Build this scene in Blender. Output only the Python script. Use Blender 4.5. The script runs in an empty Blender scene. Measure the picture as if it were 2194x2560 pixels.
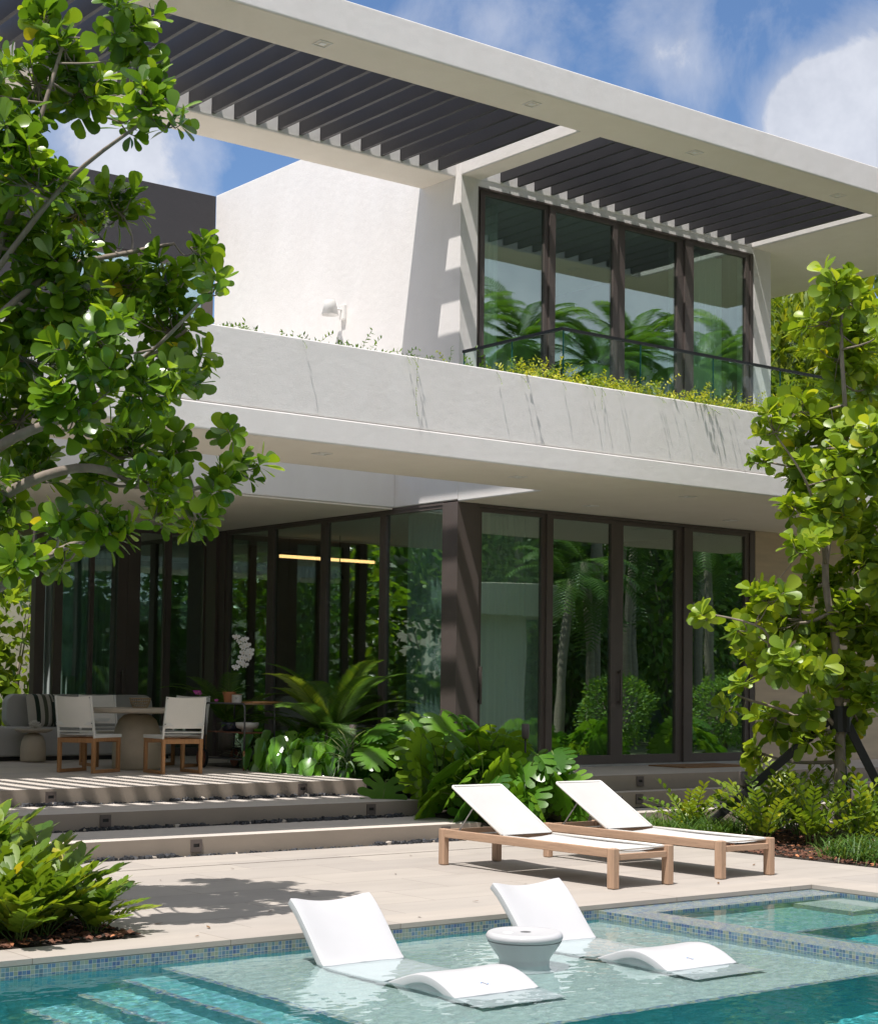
import bpy, math, random
from mathutils import Vector, Matrix, noise
R = math.radians
random.seed(7)
SC = bpy.context.scene
COL = SC.collection

# ------------------------------------------------------------------ camera
cam = bpy.data.cameras.new('camera'); camo = bpy.data.objects.new('camera', cam); COL.objects.link(camo)
cam.sensor_fit = 'HORIZONTAL'; cam.sensor_width = 36.0; cam.lens = 4240.024 / 2194 * 36
cam.shift_y = (1477.311 - 1280) / 2194; cam.clip_start = .1; cam.clip_end = 2000
camo.matrix_world = Matrix(((0.787316, -0.044488, -0.614943, 0), (-0.616436, -0.037615, -0.786506, 0),
                            (0.011859, 0.998302, -0.057039, 1.5), (0, 0, 0, 1)))
SC.camera = camo
# ------------------------------------------------------------------ light
SUN = Vector((.362, .168, -1)).normalized()          # direction the light travels
sl = bpy.data.lights.new('sun', 'SUN'); so = bpy.data.objects.new('sun', sl); COL.objects.link(so)
sl.energy = 2.5; sl.angle = R(.5); sl.color = (1, .945, .895); so.rotation_euler = SUN.to_track_quat('-Z', 'Y').to_euler()
so.location = (0, 0, 30); sl.cycles.is_caustics_light = True
SKY_STRENGTH = .15
SC.view_settings.view_transform = 'Standard'; SC.view_settings.look = 'None'
SC.view_settings.gamma = 1; SC.view_settings.exposure = 1.32
SC.cycles.max_bounces = 10; SC.cycles.transparent_max_bounces = 16; SC.cycles.transmission_bounces = 8
SC.cycles.glossy_bounces = 5; SC.cycles.diffuse_bounces = 6; SC.cycles.sample_clamp_indirect = 6
SC.cycles.use_denoising = True

# ------------------------------------------------------------------ node helpers
class NT:
    def __init__(s, tree): s.t = tree; s.n = tree.nodes; s.l = tree.links
    def new(s, typ, **kw):
        n = s.n.new(typ)
        for k, v in kw.items(): setattr(n, k, v)
        return n
    def put(s, sock, v):
        if isinstance(v, bpy.types.NodeSocket): s.l.new(v, sock)
        elif v is not None:
            if isinstance(v, (tuple, list)) and len(v) == 3 and sock.type == 'RGBA': v = (*v, 1)
            sock.default_value = v
    def math(s, op, a, b=None, c=None, clamp=False):
        n = s.new('ShaderNodeMath', operation=op, use_clamp=clamp)
        for i, v in enumerate((a, b, c)): s.put(n.inputs[i], v) if v is not None else None
        return n.outputs[0]
    def vec(s, op, a, b=None):
        n = s.new('ShaderNodeVectorMath', operation=op); s.put(n.inputs[0], a)
        if b is not None: s.put(n.inputs['Scale' if op == 'SCALE' else 1], b)
        return n.outputs['Value'] if op in ('DOT_PRODUCT', 'LENGTH') else n.outputs[0]
    def noise(s, vec=None, scale=5, detail=3, rough=.5, dist=0):
        n = s.new('ShaderNodeTexNoise'); s.put(n.inputs['Vector'], vec)
        n.inputs['Scale'].default_value = scale; n.inputs['Detail'].default_value = detail
        n.inputs['Roughness'].default_value = rough; n.inputs['Distortion'].default_value = dist
        return n.outputs['Fac']
    def ramp(s, fac, stops, interp='LINEAR'):
        n = s.new('ShaderNodeValToRGB'); cr = n.color_ramp; cr.interpolation = interp
        while len(cr.elements) < len(stops): cr.elements.new(.5)
        for e, (p, c) in zip(cr.elements, stops):
            e.position = p; e.color = (*c, 1) if len(c) == 3 else c
        s.put(n.inputs[0], fac); return n.outputs[0]
    def mix(s, fac, a, b, blend='MIX'):
        n = s.new('ShaderNodeMix', data_type='RGBA', blend_type=blend)
        s.put(n.inputs[0], fac); s.put(n.inputs[6], a); s.put(n.inputs[7], b); return n.outputs[2]
    def bump(s, h, strength=.2, dist=.01, nrm=None):
        n = s.new('ShaderNodeBump'); s.put(n.inputs['Height'], h); n.inputs['Strength'].default_value = strength
        n.inputs['Distance'].default_value = dist; s.put(n.inputs['Normal'], nrm) if nrm else None
        return n.outputs[0]
def newmat(name):
    m = bpy.data.materials.new(name); m.use_nodes = True; nt = NT(m.node_tree)
    return m, nt, m.node_tree.nodes['Principled BSDF']
def var(c, k): return tuple(min(1, x * k) for x in c)
def mat(name, c, rough=.5, nscale=6, amt=.12, bump=0, bscale=40, bdist=.004, metal=0, spec=.5, stretch=None, objspace=False):
    m, nt, p = newmat(name)
    g = nt.new('ShaderNodeTexCoord').outputs['Object'] if objspace else nt.new('ShaderNodeNewGeometry').outputs['Position']
    v = g
    if stretch: v = nt.vec('MULTIPLY', g, stretch)
    f = nt.noise(v, nscale, 4, .6)
    nt.put(p.inputs['Base Color'], nt.ramp(f, [(.25, var(c, 1 - amt)), (.75, var(c, 1 + amt))]))
    nt.put(p.inputs['Roughness'], nt.math('MULTIPLY_ADD', f, .2, rough - .1))
    p.inputs['Metallic'].default_value = metal; p.inputs['Specular IOR Level'].default_value = spec
    if bump: nt.put(p.inputs['Normal'], nt.bump(nt.noise(v, bscale, 4, .6), bump, bdist))
    return m

# ------------------------------------------------------------------ world
w = bpy.data.worlds.new('World'); SC.world = w; w.use_nodes = True
nt = NT(w.node_tree); bg = w.node_tree.nodes['Background']
sky = nt.new('ShaderNodeTexSky', sky_type='NISHITA', sun_disc=False, sun_elevation=math.asin(-SUN.z),
             sun_rotation=R(240.7), air_density=1.0, dust_density=.35, ozone_density=2.2)
d = nt.new('ShaderNodeTexCoord').outputs['Generated']
n1 = nt.noise(d, 9, 8, .62, .35); n2 = nt.noise(d, 3.2, 4, .55, .2)
base = nt.math('ADD', nt.math('MULTIPLY', n1, .8), nt.math('MULTIPLY', n2, .25))
sz = nt.new('ShaderNodeSeparateXYZ'); nt.put(sz.inputs[0], d)
over = nt.math('MULTIPLY', nt.math('SUBTRACT', sz.outputs[2], .42, clamp=True), 1.6)          # unseen cloud added overhead to whiten and brighten the fill light
behind = nt.math('MULTIPLY', nt.math('SUBTRACT', .15, sz.outputs[1], clamp=True), .75)          # more unseen cloud added behind the camera, for fill and paler glass reflections
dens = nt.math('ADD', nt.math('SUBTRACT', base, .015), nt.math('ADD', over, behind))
blobs = [((.7568, .5729, .318), .042, .5), ((.7264, .6036, .3231), .020, .34), ((.7447, .595, .3003), .035, .45),
         ((.5519, .7472, .3702), .045, .11), ((.59, .7143, .3748), .05, .12), ((.6174, .7031, .3528), .028, .11),
         ((.6653, .6565, .3554), .025, .13), ((.675, .6316, .339), .022, .1), ((.4241, .8554, .2975), .06, .22), ((.4417, .8421, .3094), .05, .12)]
for c, rad, amp in blobs:
    dist = nt.vec('LENGTH', nt.vec('SUBTRACT', d, c))
    g = nt.math('SUBTRACT', 1, nt.math('DIVIDE', dist, rad * 2), clamp=True)
    g = nt.math('MULTIPLY', nt.math('MULTIPLY', g, g), amp * 1.6)
    dens = nt.math('ADD', dens, g)
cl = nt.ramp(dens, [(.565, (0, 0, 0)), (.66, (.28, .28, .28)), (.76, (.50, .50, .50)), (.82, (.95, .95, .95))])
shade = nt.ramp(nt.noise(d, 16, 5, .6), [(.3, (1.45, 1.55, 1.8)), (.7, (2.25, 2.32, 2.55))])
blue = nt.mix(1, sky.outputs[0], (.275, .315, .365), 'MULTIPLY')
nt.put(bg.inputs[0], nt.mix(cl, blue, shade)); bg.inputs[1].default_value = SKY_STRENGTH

# ------------------------------------------------------------------ mesh builder
class MB:
    def __init__(s): s.v = []; s.f = []; s.m = []; s.c = []; s.M = None; s.mi = 0; s.col = 0.5
    def add(s, vs, fs):
        b = len(s.v)
        if s.M is not None: vs = [s.M @ Vector(p) for p in vs]
        s.v += [tuple(p) for p in vs]
        for f in fs: s.f.append([b + i for i in f]); s.m.append(s.mi); s.c.append(s.col)
        return s
    def box(s, x0, x1, y0, y1, z0, z1):
        return s.add([(x0, y0, z0), (x1, y0, z0), (x1, y1, z0), (x0, y1, z0), (x0, y0, z1), (x1, y0, z1), (x1, y1, z1), (x0, y1, z1)],
                     [(0, 3, 2, 1), (4, 5, 6, 7), (0, 1, 5, 4), (1, 2, 6, 5), (2, 3, 7, 6), (3, 0, 4, 7)])
    def tube(s, pts, r, n=8, cap=True):
        pts = [Vector(p) for p in pts]; rs = r if isinstance(r, (list, tuple)) else [r] * len(pts)
        vs = []; prev = None
        for i, p in enumerate(pts):
            t = (pts[min(i + 1, len(pts) - 1)] - pts[max(i - 1, 0)]).normalized()
            a = t.orthogonal().normalized() if prev is None else (prev - t * prev.dot(t)).normalized()
            prev = a; b = t.cross(a)
            for k in range(n):
                an = 2 * math.pi * k / n; vs.append(p + (a * math.cos(an) + b * math.sin(an)) * rs[i])
        fs = []
        for i in range(len(pts) - 1):
            for k in range(n):
                fs.append((i * n + k, i * n + (k + 1) % n, (i + 1) * n + (k + 1) % n, (i + 1) * n + k))
        if cap: fs.append(tuple(range(n))[::-1]); fs.append(tuple((len(pts) - 1) * n + k for k in range(n)))
        return s.add(vs, fs)
    def lathe(s, prof, n=32, c=(0, 0, 0), cap=True):
        vs = [];
        for r, z in prof:
            for k in range(n):
                a = 2 * math.pi * k / n; vs.append((c[0] + r * math.cos(a), c[1] + r * math.sin(a), c[2] + z))
        fs = []
        for i in range(len(prof) - 1):
            for k in range(n): fs.append((i * n + k, i * n + (k + 1) % n, (i + 1) * n + (k + 1) % n, (i + 1) * n + k))
        if cap: fs.append(tuple(range(n))[::-1]); fs.append(tuple((len(prof) - 1) * n + k for k in range(n)))
        return s.add(vs, fs)
    def bar(s, a, b, w, h, up=(0, 0, 1)):
        a = Vector(a); b = Vector(b); t = (b - a).normalized(); sd = t.cross(Vector(up))
        sd = sd.normalized() if sd.length > 1e-4 else Vector((1, 0, 0)); u = sd.cross(t)
        vs = [p + sd * (i * w / 2) + u * (j * h / 2) for p in (a, b) for i, j in ((-1, -1), (1, -1), (1, 1), (-1, 1))]
        return s.add(vs, [(0, 1, 2, 3), (7, 6, 5, 4), (0, 4, 5, 1), (1, 5, 6, 2), (2, 6, 7, 3), (3, 7, 4, 0)])
    def build(s, name, mats, parent=None, smooth=False, bevel=0, seg=2, loc=None):
        me = bpy.data.meshes.new(name); me.from_pydata(s.v, [], s.f)
        for m in (mats if isinstance(mats, (list, tuple)) else [mats]): me.materials.append(m)
        me.polygons.foreach_set('material_index', s.m)
        if smooth: me.polygons.foreach_set('use_smooth', [True] * len(s.f))
        at = me.attributes.new('tint', 'FLOAT', 'FACE'); at.data.foreach_set('value', s.c)
        me.update()
        o = bpy.data.objects.new(name, me); COL.objects.link(o)
        if parent: o.parent = parent
        if loc: o.location = loc
        if bevel:
            b = o.modifiers.new('bevel', 'BEVEL'); b.width = bevel; b.segments = seg; b.limit_method = 'ANGLE'; b.angle_limit = R(40)
            b.harden_normals = False
        return o
def tag(o, label=None, cat=None, group=None, kind=None):
    if label: o['label'] = label
    if cat: o['category'] = cat
    if group: o['group'] = group
    if kind: o['kind'] = kind
    return o
def empty(name, loc=(0, 0, 0), label=None, cat=None, group=None, rz=0):
    o = bpy.data.objects.new(name, None); COL.objects.link(o); o.location = loc; o.rotation_euler = (0, 0, rz)
    o.empty_display_size = .2
    return tag(o, label, cat, group)
def kids(o): return [c for c in bpy.data.objects if c.parent == o]
def copy_tree(o, parent=None):
    c = o.copy(); COL.objects.link(c); c.parent = parent
    for ch in kids(o): copy_tree(ch, c)
    return c
def struct(o): o['kind'] = 'structure'; return o
RECV = []          # things that stand in or under the water: they receive its caustics

# ------------------------------------------------------------------ materials
def stucco(name, c):
    m, nt, p = newmat(name); g = nt.new('ShaderNodeNewGeometry').outputs['Position']
    f = nt.noise(g, 1.3, 5, .6); f2 = nt.noise(nt.vec('MULTIPLY', g, (1, 1, .25)), 3, 3, .6)
    c1 = nt.ramp(f, [(.3, var(c, .975)), (.7, var(c, 1.015))])
    c2 = nt.ramp(f2, [(.35, (.975, .97, .965)), (.6, (1, 1, 1))])
    nt.put(p.inputs['Base Color'], nt.mix(1, c1, c2, 'MULTIPLY')); p.inputs['Roughness'].default_value = .85
    h = nt.math('ADD', nt.noise(g, 170, 3, .7), nt.math('MULTIPLY', nt.noise(g, 9, 3, .5), 1.2))
    nt.put(p.inputs['Normal'], nt.bump(h, .55, .006)); return m
def limestone(name, c, bw=1.2, rh=.6, seams=True, vertical=False):
    m, nt, p = newmat(name); g = nt.new('ShaderNodeNewGeometry').outputs['Position']
    f = nt.noise(nt.vec('MULTIPLY', g, (.5, 1.6, 1)), 2.2, 6, .62, .4); f2 = nt.noise(g, 90, 2, .6)
    c1 = nt.ramp(f, [(.3, var(c, .90)), (.5, c), (.72, var(c, 1.08))])
    c1 = nt.mix(nt.math('MULTIPLY', f2, .25), c1, var(c, .72))
    hgt = f2
    if seams:
        b = nt.new('ShaderNodeTexBrick'); b.offset = .5
        v = nt.vec('MULTIPLY', g, (1, 0, 0)) if vertical else nt.vec('ADD', g, (.35, .07, 0))
        nt.put(b.inputs['Vector'], v); b.inputs['Scale'].default_value = 1
        b.inputs['Brick Width'].default_value = bw; b.inputs['Row Height'].default_value = rh
        b.inputs['Mortar Size'].default_value = .003; b.inputs['Mortar Smooth'].default_value = .1
        for k, cc in (('Color1', (.93, .93, .935, 1)), ('Color2', (1.05, 1.045, 1.03, 1)), ('Mortar', (.50, .46, .42, 1))): b.inputs[k].default_value = cc
        c1 = nt.mix(1, c1, b.outputs['Color'], 'MULTIPLY')
    nt.put(p.inputs['Base Color'], c1); p.inputs['Roughness'].default_value = .72
    nt.put(p.inputs['Normal'], nt.bump(hgt, .12, .003)); return m
def mosaic(name, mask, off=(0, 0, 0), size=.0245, dull=1.0):
    m, nt, p = newmat(name); g = nt.new('ShaderNodeNewGeometry').outputs['Position']
    v = nt.vec('SCALE', nt.vec('MULTIPLY', nt.vec('ADD', g, off), mask), 1 / size)
    cell = nt.vec('FLOOR', v); fr = nt.vec('FRACTION', v)
    sp = nt.new('ShaderNodeSeparateXYZ'); nt.put(sp.inputs[0], fr)
    ax = [sp.outputs[i] for i in range(3) if mask[i]]
    mn = nt.math('MINIMUM', ax[0], ax[1]); gr = nt.math('LESS_THAN', mn, .085)
    wn = nt.new('ShaderNodeTexWhiteNoise', noise_dimensions='3D'); nt.put(wn.inputs[0], cell)
    cols = [(.035, .10, .30), (.07, .18, .33), (.15, .29, .38), (.11, .23, .27), (.27, .34, .29), (.30, .34, .25), (.20, .31, .38), (.05, .13, .23), (.26, .32, .22), (.08, .19, .36)]
    cols = [tuple(x * .68 * dull for x in c) for c in cols]
    c = nt.ramp(wn.outputs['Value'], [(i / 10, cc) for i, cc in enumerate(cols)], 'CONSTANT')
    sw = nt.noise(g, 70, 3, .6, 2.5); c = nt.mix(nt.math('MULTIPLY', sw, .2), c, (.5, .6, .6))
    nt.put(p.inputs['Base Color'], nt.mix(gr, c, (.40, .41, .37)))
    nt.put(p.inputs['Roughness'], nt.math('MULTIPLY_ADD', gr, .5, .12))
    nt.put(p.inputs['Normal'], nt.bump(nt.math('SUBTRACT', 1, gr), .4, .002)); return m
def speckle(name, c, c2, amt=.4, sc=120):
    m, nt, p = newmat(name); g = nt.new('ShaderNodeNewGeometry').outputs['Position']
    wn = nt.new('ShaderNodeTexWhiteNoise', noise_dimensions='3D'); nt.put(wn.inputs[0], nt.vec('FLOOR', nt.vec('SCALE', g, 1 / .022)))
    c1 = nt.ramp(nt.noise(g, sc, 3, .7), [(.35, var(c, .75)), (.65, var(c, 1.2))])
    m2 = nt.math('GREATER_THAN', wn.outputs['Value'], 1 - amt)
    nt.put(p.inputs['Base Color'], nt.mix(nt.math('MULTIPLY', m2, .55), c1, c2)); p.inputs['Roughness'].default_value = .5
    return m
def wood(name, c, rough=.5, axis=0):
    m, nt, p = newmat(name); g = nt.new('ShaderNodeTexCoord').outputs['Object']
    st = [14, 14, 14]; st[axis] = 1.1
    v = nt.vec('MULTIPLY', g, tuple(st)); f = nt.noise(v, 2.2, 5, .65, .8); f2 = nt.noise(nt.vec('MULTIPLY', v, (3, 3, 3)), 6, 3, .6)
    cc = nt.ramp(nt.math('ADD', nt.math('MULTIPLY', f, .75), nt.math('MULTIPLY', f2, .25)), [(.3, var(c, .68)), (.5, c), (.7, var(c, 1.22))])
    nt.put(p.inputs['Base Color'], cc); p.inputs['Roughness'].default_value = rough
    nt.put(p.inputs['Normal'], nt.bump(f2, .15, .002)); return m
def fabric(name, c, rough=.9, sc=900, b=.3):
    m, nt, p = newmat(name); g = nt.new('ShaderNodeTexCoord').outputs['Object']
    f = nt.noise(g, sc, 2, .5); f2 = nt.noise(g, 4, 3, .5)
    nt.put(p.inputs['Base Color'], nt.mix(1, nt.ramp(f, [(.3, var(c, .86)), (.7, var(c, 1.08))]), nt.ramp(f2, [(.3, (.94, .94, .94)), (.7, (1, 1, 1))]), 'MULTIPLY'))
    p.inputs['Roughness'].default_value = rough; nt.put(p.inputs['Normal'], nt.bump(f, b, .001))
    return m
def leafmat(name, dark, mid, light, rough=.38, trans=.35, tcol=None, spec=.5):
    m, nt, p = newmat(name)
    at = nt.new('ShaderNodeAttribute', attribute_name='tint').outputs['Fac']
    c = nt.ramp(at, [(0, dark), (.5, mid), (.9, light), (1, (.42, .38, .03))])
    nt.put(p.inputs['Base Color'], c); p.inputs['Roughness'].default_value = rough
    p.inputs['Specular IOR Level'].default_value = spec
    tr = nt.new('ShaderNodeBsdfTranslucent')
    nt.put(tr.inputs[0], nt.mix(1, c, tcol or (2.0, 1.75, .8), 'MULTIPLY'))
    mx = nt.new('ShaderNodeMixShader'); mx.inputs[0].default_value = trans
    nt.l.new(p.outputs[0], mx.inputs[1]); nt.l.new(tr.outputs[0], mx.inputs[2])
    nt.l.new(mx.outputs[0], m.node_tree.nodes['Material Output'].inputs[0]); return m
def glass(name, refl, tr, gl=(.86, 1.0, .95), wav=.035):
    m, nt, p = newmat(name); m.node_tree.nodes.remove(p)
    g = nt.new('ShaderNodeNewGeometry').outputs['Position']
    b = nt.bump(nt.noise(g, .9, 1, .4), 1, wav) if wav else None
    gs = nt.new('ShaderNodeBsdfGlossy'); gs.inputs['Roughness'].default_value = 0; nt.put(gs.inputs[0], gl)
    if b: nt.put(gs.inputs['Normal'], b)
    t = nt.new('ShaderNodeBsdfTransparent'); nt.put(t.inputs[0], tr)
    fr = nt.new('ShaderNodeLayerWeight'); fr.inputs[0].default_value = .5
    mx = nt.new('ShaderNodeMixShader'); nt.put(mx.inputs[0], nt.math('ADD', nt.math('MULTIPLY', nt.math('POWER', fr.outputs['Facing'], 4), .5), refl, clamp=True))
    nt.l.new(t.outputs[0], mx.inputs[1]); nt.l.new(gs.outputs[0], mx.inputs[2])
    nt.l.new(mx.outputs[0], m.node_tree.nodes['Material Output'].inputs[0]); return m
MT = dict(
 stucco=stucco('white_stucco', (.77, .745, .725)), soffit=stucco('soffit_plaster', (.78, .72, .63)), dark=stucco('charcoal_stucco', (.035, .034, .038)),
 deck=limestone('deck_limestone', (.385, .35, .315)), riser=limestone('riser_limestone', (.58, .53, .475), 1.35, 9, True, True), tread=limestone('tread_limestone', (.55, .50, .45), 1.5, 1.14),
 coping=limestone('coping_limestone', (.40, .36, .32), 1.25, 40),
 travertine=mat('travertine_panel', (.56, .45, .33), .6, 1.2, .14, .1, 30, stretch=(1, 1, 8)),
 bronze=mat('bronze_metal', (.105, .086, .079), .45, 3, .1, 0, spec=.4), louver=mat('louver_metal', (.024, .023, .026), .5, 3, .08),
 steel=mat('grey_metal', (.10, .10, .105), .45), alu=mat('aluminium_track', (.45, .45, .46), .35, metal=.6), black=mat('black_paint', (.012, .012, .013), .5),
 mos_y=mosaic('mosaic_tile_y', (1, 0, 1), (.003, 0, .0115)), mos_x=mosaic('mosaic_tile_x', (0, 1, 1), (0, .004, .0115)), mos_z=mosaic('mosaic_tile_z', (1, 1, 0), size=.0245),
 shelf=speckle('pebble_plaster', (.35, .42, .41), (.26, .34, .36), .15), deep=speckle('deep_pool_plaster', (.045, .31, .335), (.07, .38, .43), .3),
 tread_pool=speckle('pool_step_plaster', (.115, .33, .34), (.16, .36, .46), .35), spa=speckle('spa_plaster', (.13, .31, .31), (.25, .42, .46), .25),
 teak=wood('weathered_teak', (.42, .275, .185), .6, 1), teak2=wood('oiled_teak', (.40, .20, .085), .5, 2), teakx=wood('weathered_teak_cross', (.42, .275, .185), .6, 0), teakz=wood('weathered_teak_post', (.42, .275, .185), .6, 2),
 sling=fabric('white_sling', (.49, .485, .478)), sling2=fabric('cream_sling', (.80, .765, .71)), frame_white=mat('white_powder_coat', (.70, .69, .66), .4, 3, .04),
 sofa=fabric('grey_upholstery', (.47, .46, .45), sc=300), resin=mat('white_resin', (.50, .50, .515), .38, 3, .03, .06, 260, .001),
 concrete=mat('sand_concrete', (.50, .42, .325), .75, 5, .12, .3, 120, .002), concrete2=mat('sand_concrete_top', (.44, .375, .30), .6, 5, .12, .1, 120),
 terracotta=mat('terracotta', (.55, .22, .10), .8, 8, .1, .1, 80), ceramic=mat('white_ceramic', (.72, .70, .66), .3, 5, .03), darkpot=mat('navy_glazed_pot', (.05, .055, .08), .35, 9, .3),
 cork=mat('red_cork_disc', (.22, .085, .05), .8, 40, .3, .2, 200), cushion=fabric('cream_cushion', (.50, .47, .42)), green_fab=fabric('deep_green_fabric', (.018, .035, .025)), olive=fabric('olive_stripe_fabric', (.10, .11, .075)),
 wicker=wood('rattan', (.34, .24, .14), .7, 0), coral=mat('white_coral', (.66, .63, .58), .8, 20, .1, .3, 100),
 soil=mat('dark_soil', (.028, .02, .014), .95, 12, .4, .8, 40, .02), bark=mat('grey_bark', (.23, .19, .155), .85, 10, .35, .6, 45, .008, stretch=(1, 1, .4)),
 dryleaf=mat('dry_leaf', (.16, .085, .035), .8, 40, .4), mulch=mat('bark_mulch_chips', (.13, .055, .032), .85, 22, .5), rock=mat('black_slate_gravel', (.035, .038, .045), .6, 20, .5), shell=mat('pale_pebble', (.45, .40, .35), .7, 20, .3),
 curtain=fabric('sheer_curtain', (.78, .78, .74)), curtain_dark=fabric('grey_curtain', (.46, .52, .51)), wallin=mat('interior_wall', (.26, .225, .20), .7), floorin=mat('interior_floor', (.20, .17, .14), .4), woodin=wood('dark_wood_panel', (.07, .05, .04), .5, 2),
 grassg=mat('lawn_green', (.13, .15, .07), .9, 3, .4), cream=stucco('cream_render', (.56, .52, .44)), petal=mat('orchid_petal', (.75, .73, .72), .6, 30, .05), magenta=mat('magenta_petal', (.55, .06, .42), .6, 30, .1), yellow=mat('flower_centre', (.60, .42, .05), .6), logo=mat('blue_logo_print', (.03, .25, .60), .5),
 ink=mat('black_print', (.02, .02, .02), .7), rim=mat('glass_edge_green', (.02, .12, .11), .2), mat_f=mat('coir_mat', (.25, .14, .065), .95, 60, .3, .6, 200), stem=mat('green_stem', (.10, .16, .03), .6, 8, .2), white_lamp=mat('white_lamp_paint', (.78, .77, .75), .4, 3, .02),
 trunk_palm=mat('palm_trunk', (.30, .26, .20), .85, 5, .3, .5, 20, .01, stretch=(1, 1, 4)),
 glass=glass('window_glass', .26, (.80, .90, .86), gl=(.87, .99, .95), wav=.0022), glass_rail=glass('rail_glass', .02, (.92, .985, .965), wav=0),
 lf_pitch=leafmat('pitch_apple_leaf', (.038, .095, .010), (.105, .215, .015), (.235, .360, .025), .27, .42),
 lf_pitch2=leafmat('sea_grape_leaf', (.080, .155, .014), (.190, .300, .022), (.34, .43, .035), .38, .42),
 lf_zamia=leafmat('zamia_leaf', (.045, .110, .012), (.135, .225, .018), (.30, .36, .030), .38, .34),
 lf_mon=leafmat('monstera_leaf', (.035, .115, .014), (.095, .235, .018), (.22, .37, .028), .32, .36),
 lf_phil=leafmat('philodendron_leaf', (.03, .12, .012), (.085, .24, .018), (.17, .35, .028), .18, .25, spec=.8),
 lf_cyc=leafmat('cycad_leaf', (.030, .10, .02), (.10, .20, .022), (.22, .29, .03), .42, .36),
 lf_vine=leafmat('creeper_leaf', (.035, .095, .014), (.13, .24, .02), (.42, .45, .05), .45, .35),
 lf_grass=leafmat('grass_leaf', (.030, .085, .015), (.07, .15, .022), (.15, .22, .04), .45, .25), lf_spider=leafmat('striped_leaf', (.10, .17, .10), (.22, .30, .20), (.38, .45, .33), .4, .25),
 lf_bg=leafmat('background_leaf', (.045, .095, .010), (.13, .20, .014), (.28, .31, .02), .42, .38),
 lf_hedge=leafmat('hedge_leaf', (.016, .032, .013), (.028, .052, .018), (.055, .09, .028), .6, .15), lf_tall=leafmat('tall_palm_leaf', (.05, .13, .02), (.13, .27, .035), (.26, .42, .06), .5, .35), lf_refl=leafmat('garden_leaf', (.026, .08, .014), (.07, .17, .024), (.16, .28, .035), .5, .3),
)
def emit(name, c, s):
    m, nt, p = newmat(name); p.inputs['Emission Color'].default_value = (*c, 1); p.inputs['Emission Strength'].default_value = s; return m
MT['lamp_glow'] = emit('lamp_glow', (1, .50, .20), 1.5)
m, nt, p = newmat('pool_water'); m.node_tree.nodes.remove(p)
g = nt.new('ShaderNodeBsdfGlass'); g.inputs['Color'].default_value = (.93, 1, 1, 1); g.inputs['IOR'].default_value = 1.33; g.inputs['Roughness'].default_value = 0
nt.l.new(g.outputs[0], m.node_tree.nodes['Material Output'].inputs[0]); MT['water'] = m

# ================================================================== SETTING
def W(o, root):                       # mesh made in world coordinates, parented to a root that is only translated
    o.parent = root; o.location = -Vector(root.location); return o
def slab(mb, x0, x1, y0, y1, z0, z1):  # material 0 top, 1 sides
    mb.mi = 0; mb.add([(x0, y0, z1), (x1, y0, z1), (x1, y1, z1), (x0, y1, z1)], [(0, 1, 2, 3)])
    mb.mi = 1; mb.add([(x0, y0, z0), (x1, y0, z0), (x1, y1, z0), (x0, y1, z0), (x0, y0, z1), (x1, y0, z1), (x1, y1, z1), (x0, y1, z1)],
                      [(0, 3, 2, 1), (0, 1, 5, 4), (1, 2, 6, 5), (2, 3, 7, 6), (3, 0, 4, 7)]); mb.mi = 0
PX0, PY0, PY1, SX, SX1 = -1.5, 1.9, 8.70, 8.25, 10.52
g = MB(); B = 700; z = -.07
for x0, x1, y0, y1 in ((-B, B, PY1 + .05, B), (-B, B, -B, PY0), (-B, PX0, PY0, PY1 + .05), (SX1 + .05, B, PY0, PY1 + .05)):
    g.add([(x0, y0, z), (x1, y0, z), (x1, y1, z), (x0, y1, z)], [(0, 1, 2, 3)])
struct(g.build('ground', MT['grassg']))
dk = MB(); L = MT
for r in ((4.92, 12.0, 9.073, 12.345), (10.875, 12.0, -4, 9.073), (4.92, 20, 12.375, 12.7), (-2, 4.92, 12.375, 12.7), (-2, 20, 12.7, 13.08), (12.0, 20, 12.68, 12.7)):
    if r[2] == 12.68: continue
    slab(dk, *r[:4], -.06, 0)
slab(dk, PX0 - 10, PX0 - .37, -9, 9.073, -.06, 0); slab(dk, PX0 - .37, 10.875, -9, PY0 - .37, -.06, 0)
struct(dk.build('pool_deck', [L['deck'], L['riser']]))
cp = MB()
slab(cp, PX0 - .37, 10.875, PY1, 9.068, -.035, .001); slab(cp, SX1, 10.875, PY0 - .37, PY1 - .003, -.035, .001)
slab(cp, PX0 - .37, PX0, PY0 - .37, PY1 - .003, -.035, .001); slab(cp, PX0 + .003, SX1 - .003, PY0 - .37, PY0, -.035, .001)
struct(cp.build('pool_coping', [L['coping'], L['coping']], bevel=.006))
def steps(name, rows, x0, mats):
    o = MB()
    for xl, xr, y0, y1, z0, z1 in rows: slab(o, xl, xr, y0, y1, z0, z1)
    return struct(o.build(name, mats, bevel=.005))
steps('terrace_step', [(2, 10.85, 13.15, 14.13, -.05, .16)], 0, [L['tread'], L['riser']])
steps('terrace_step', [(2, 10.88, 14.2, 15.18, -.05, .32)], 0, [L['tread'], L['riser']])
steps('terrace', [(2, 10.95, 15.25, 19.4, -.05, .48), (2, 12.5, 19.4, 21.5, -.05, .48)], 0, [L['tread'], L['riser']])
steps('entrance_step', [(12.0, 20.5, 13.15, 13.66, -.05, .177)], 0, [L['tread'], L['riser']])
steps('entrance_step', [(12.3, 20.5, 13.72, 13.94, -.05, .355)], 0, [L['tread'], L['riser']])
steps('entrance_terrace', [(12.6, 20.5, 13.99, 15.68, -.05, .53)], 0, [L['tread'], L['riser']])
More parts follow.
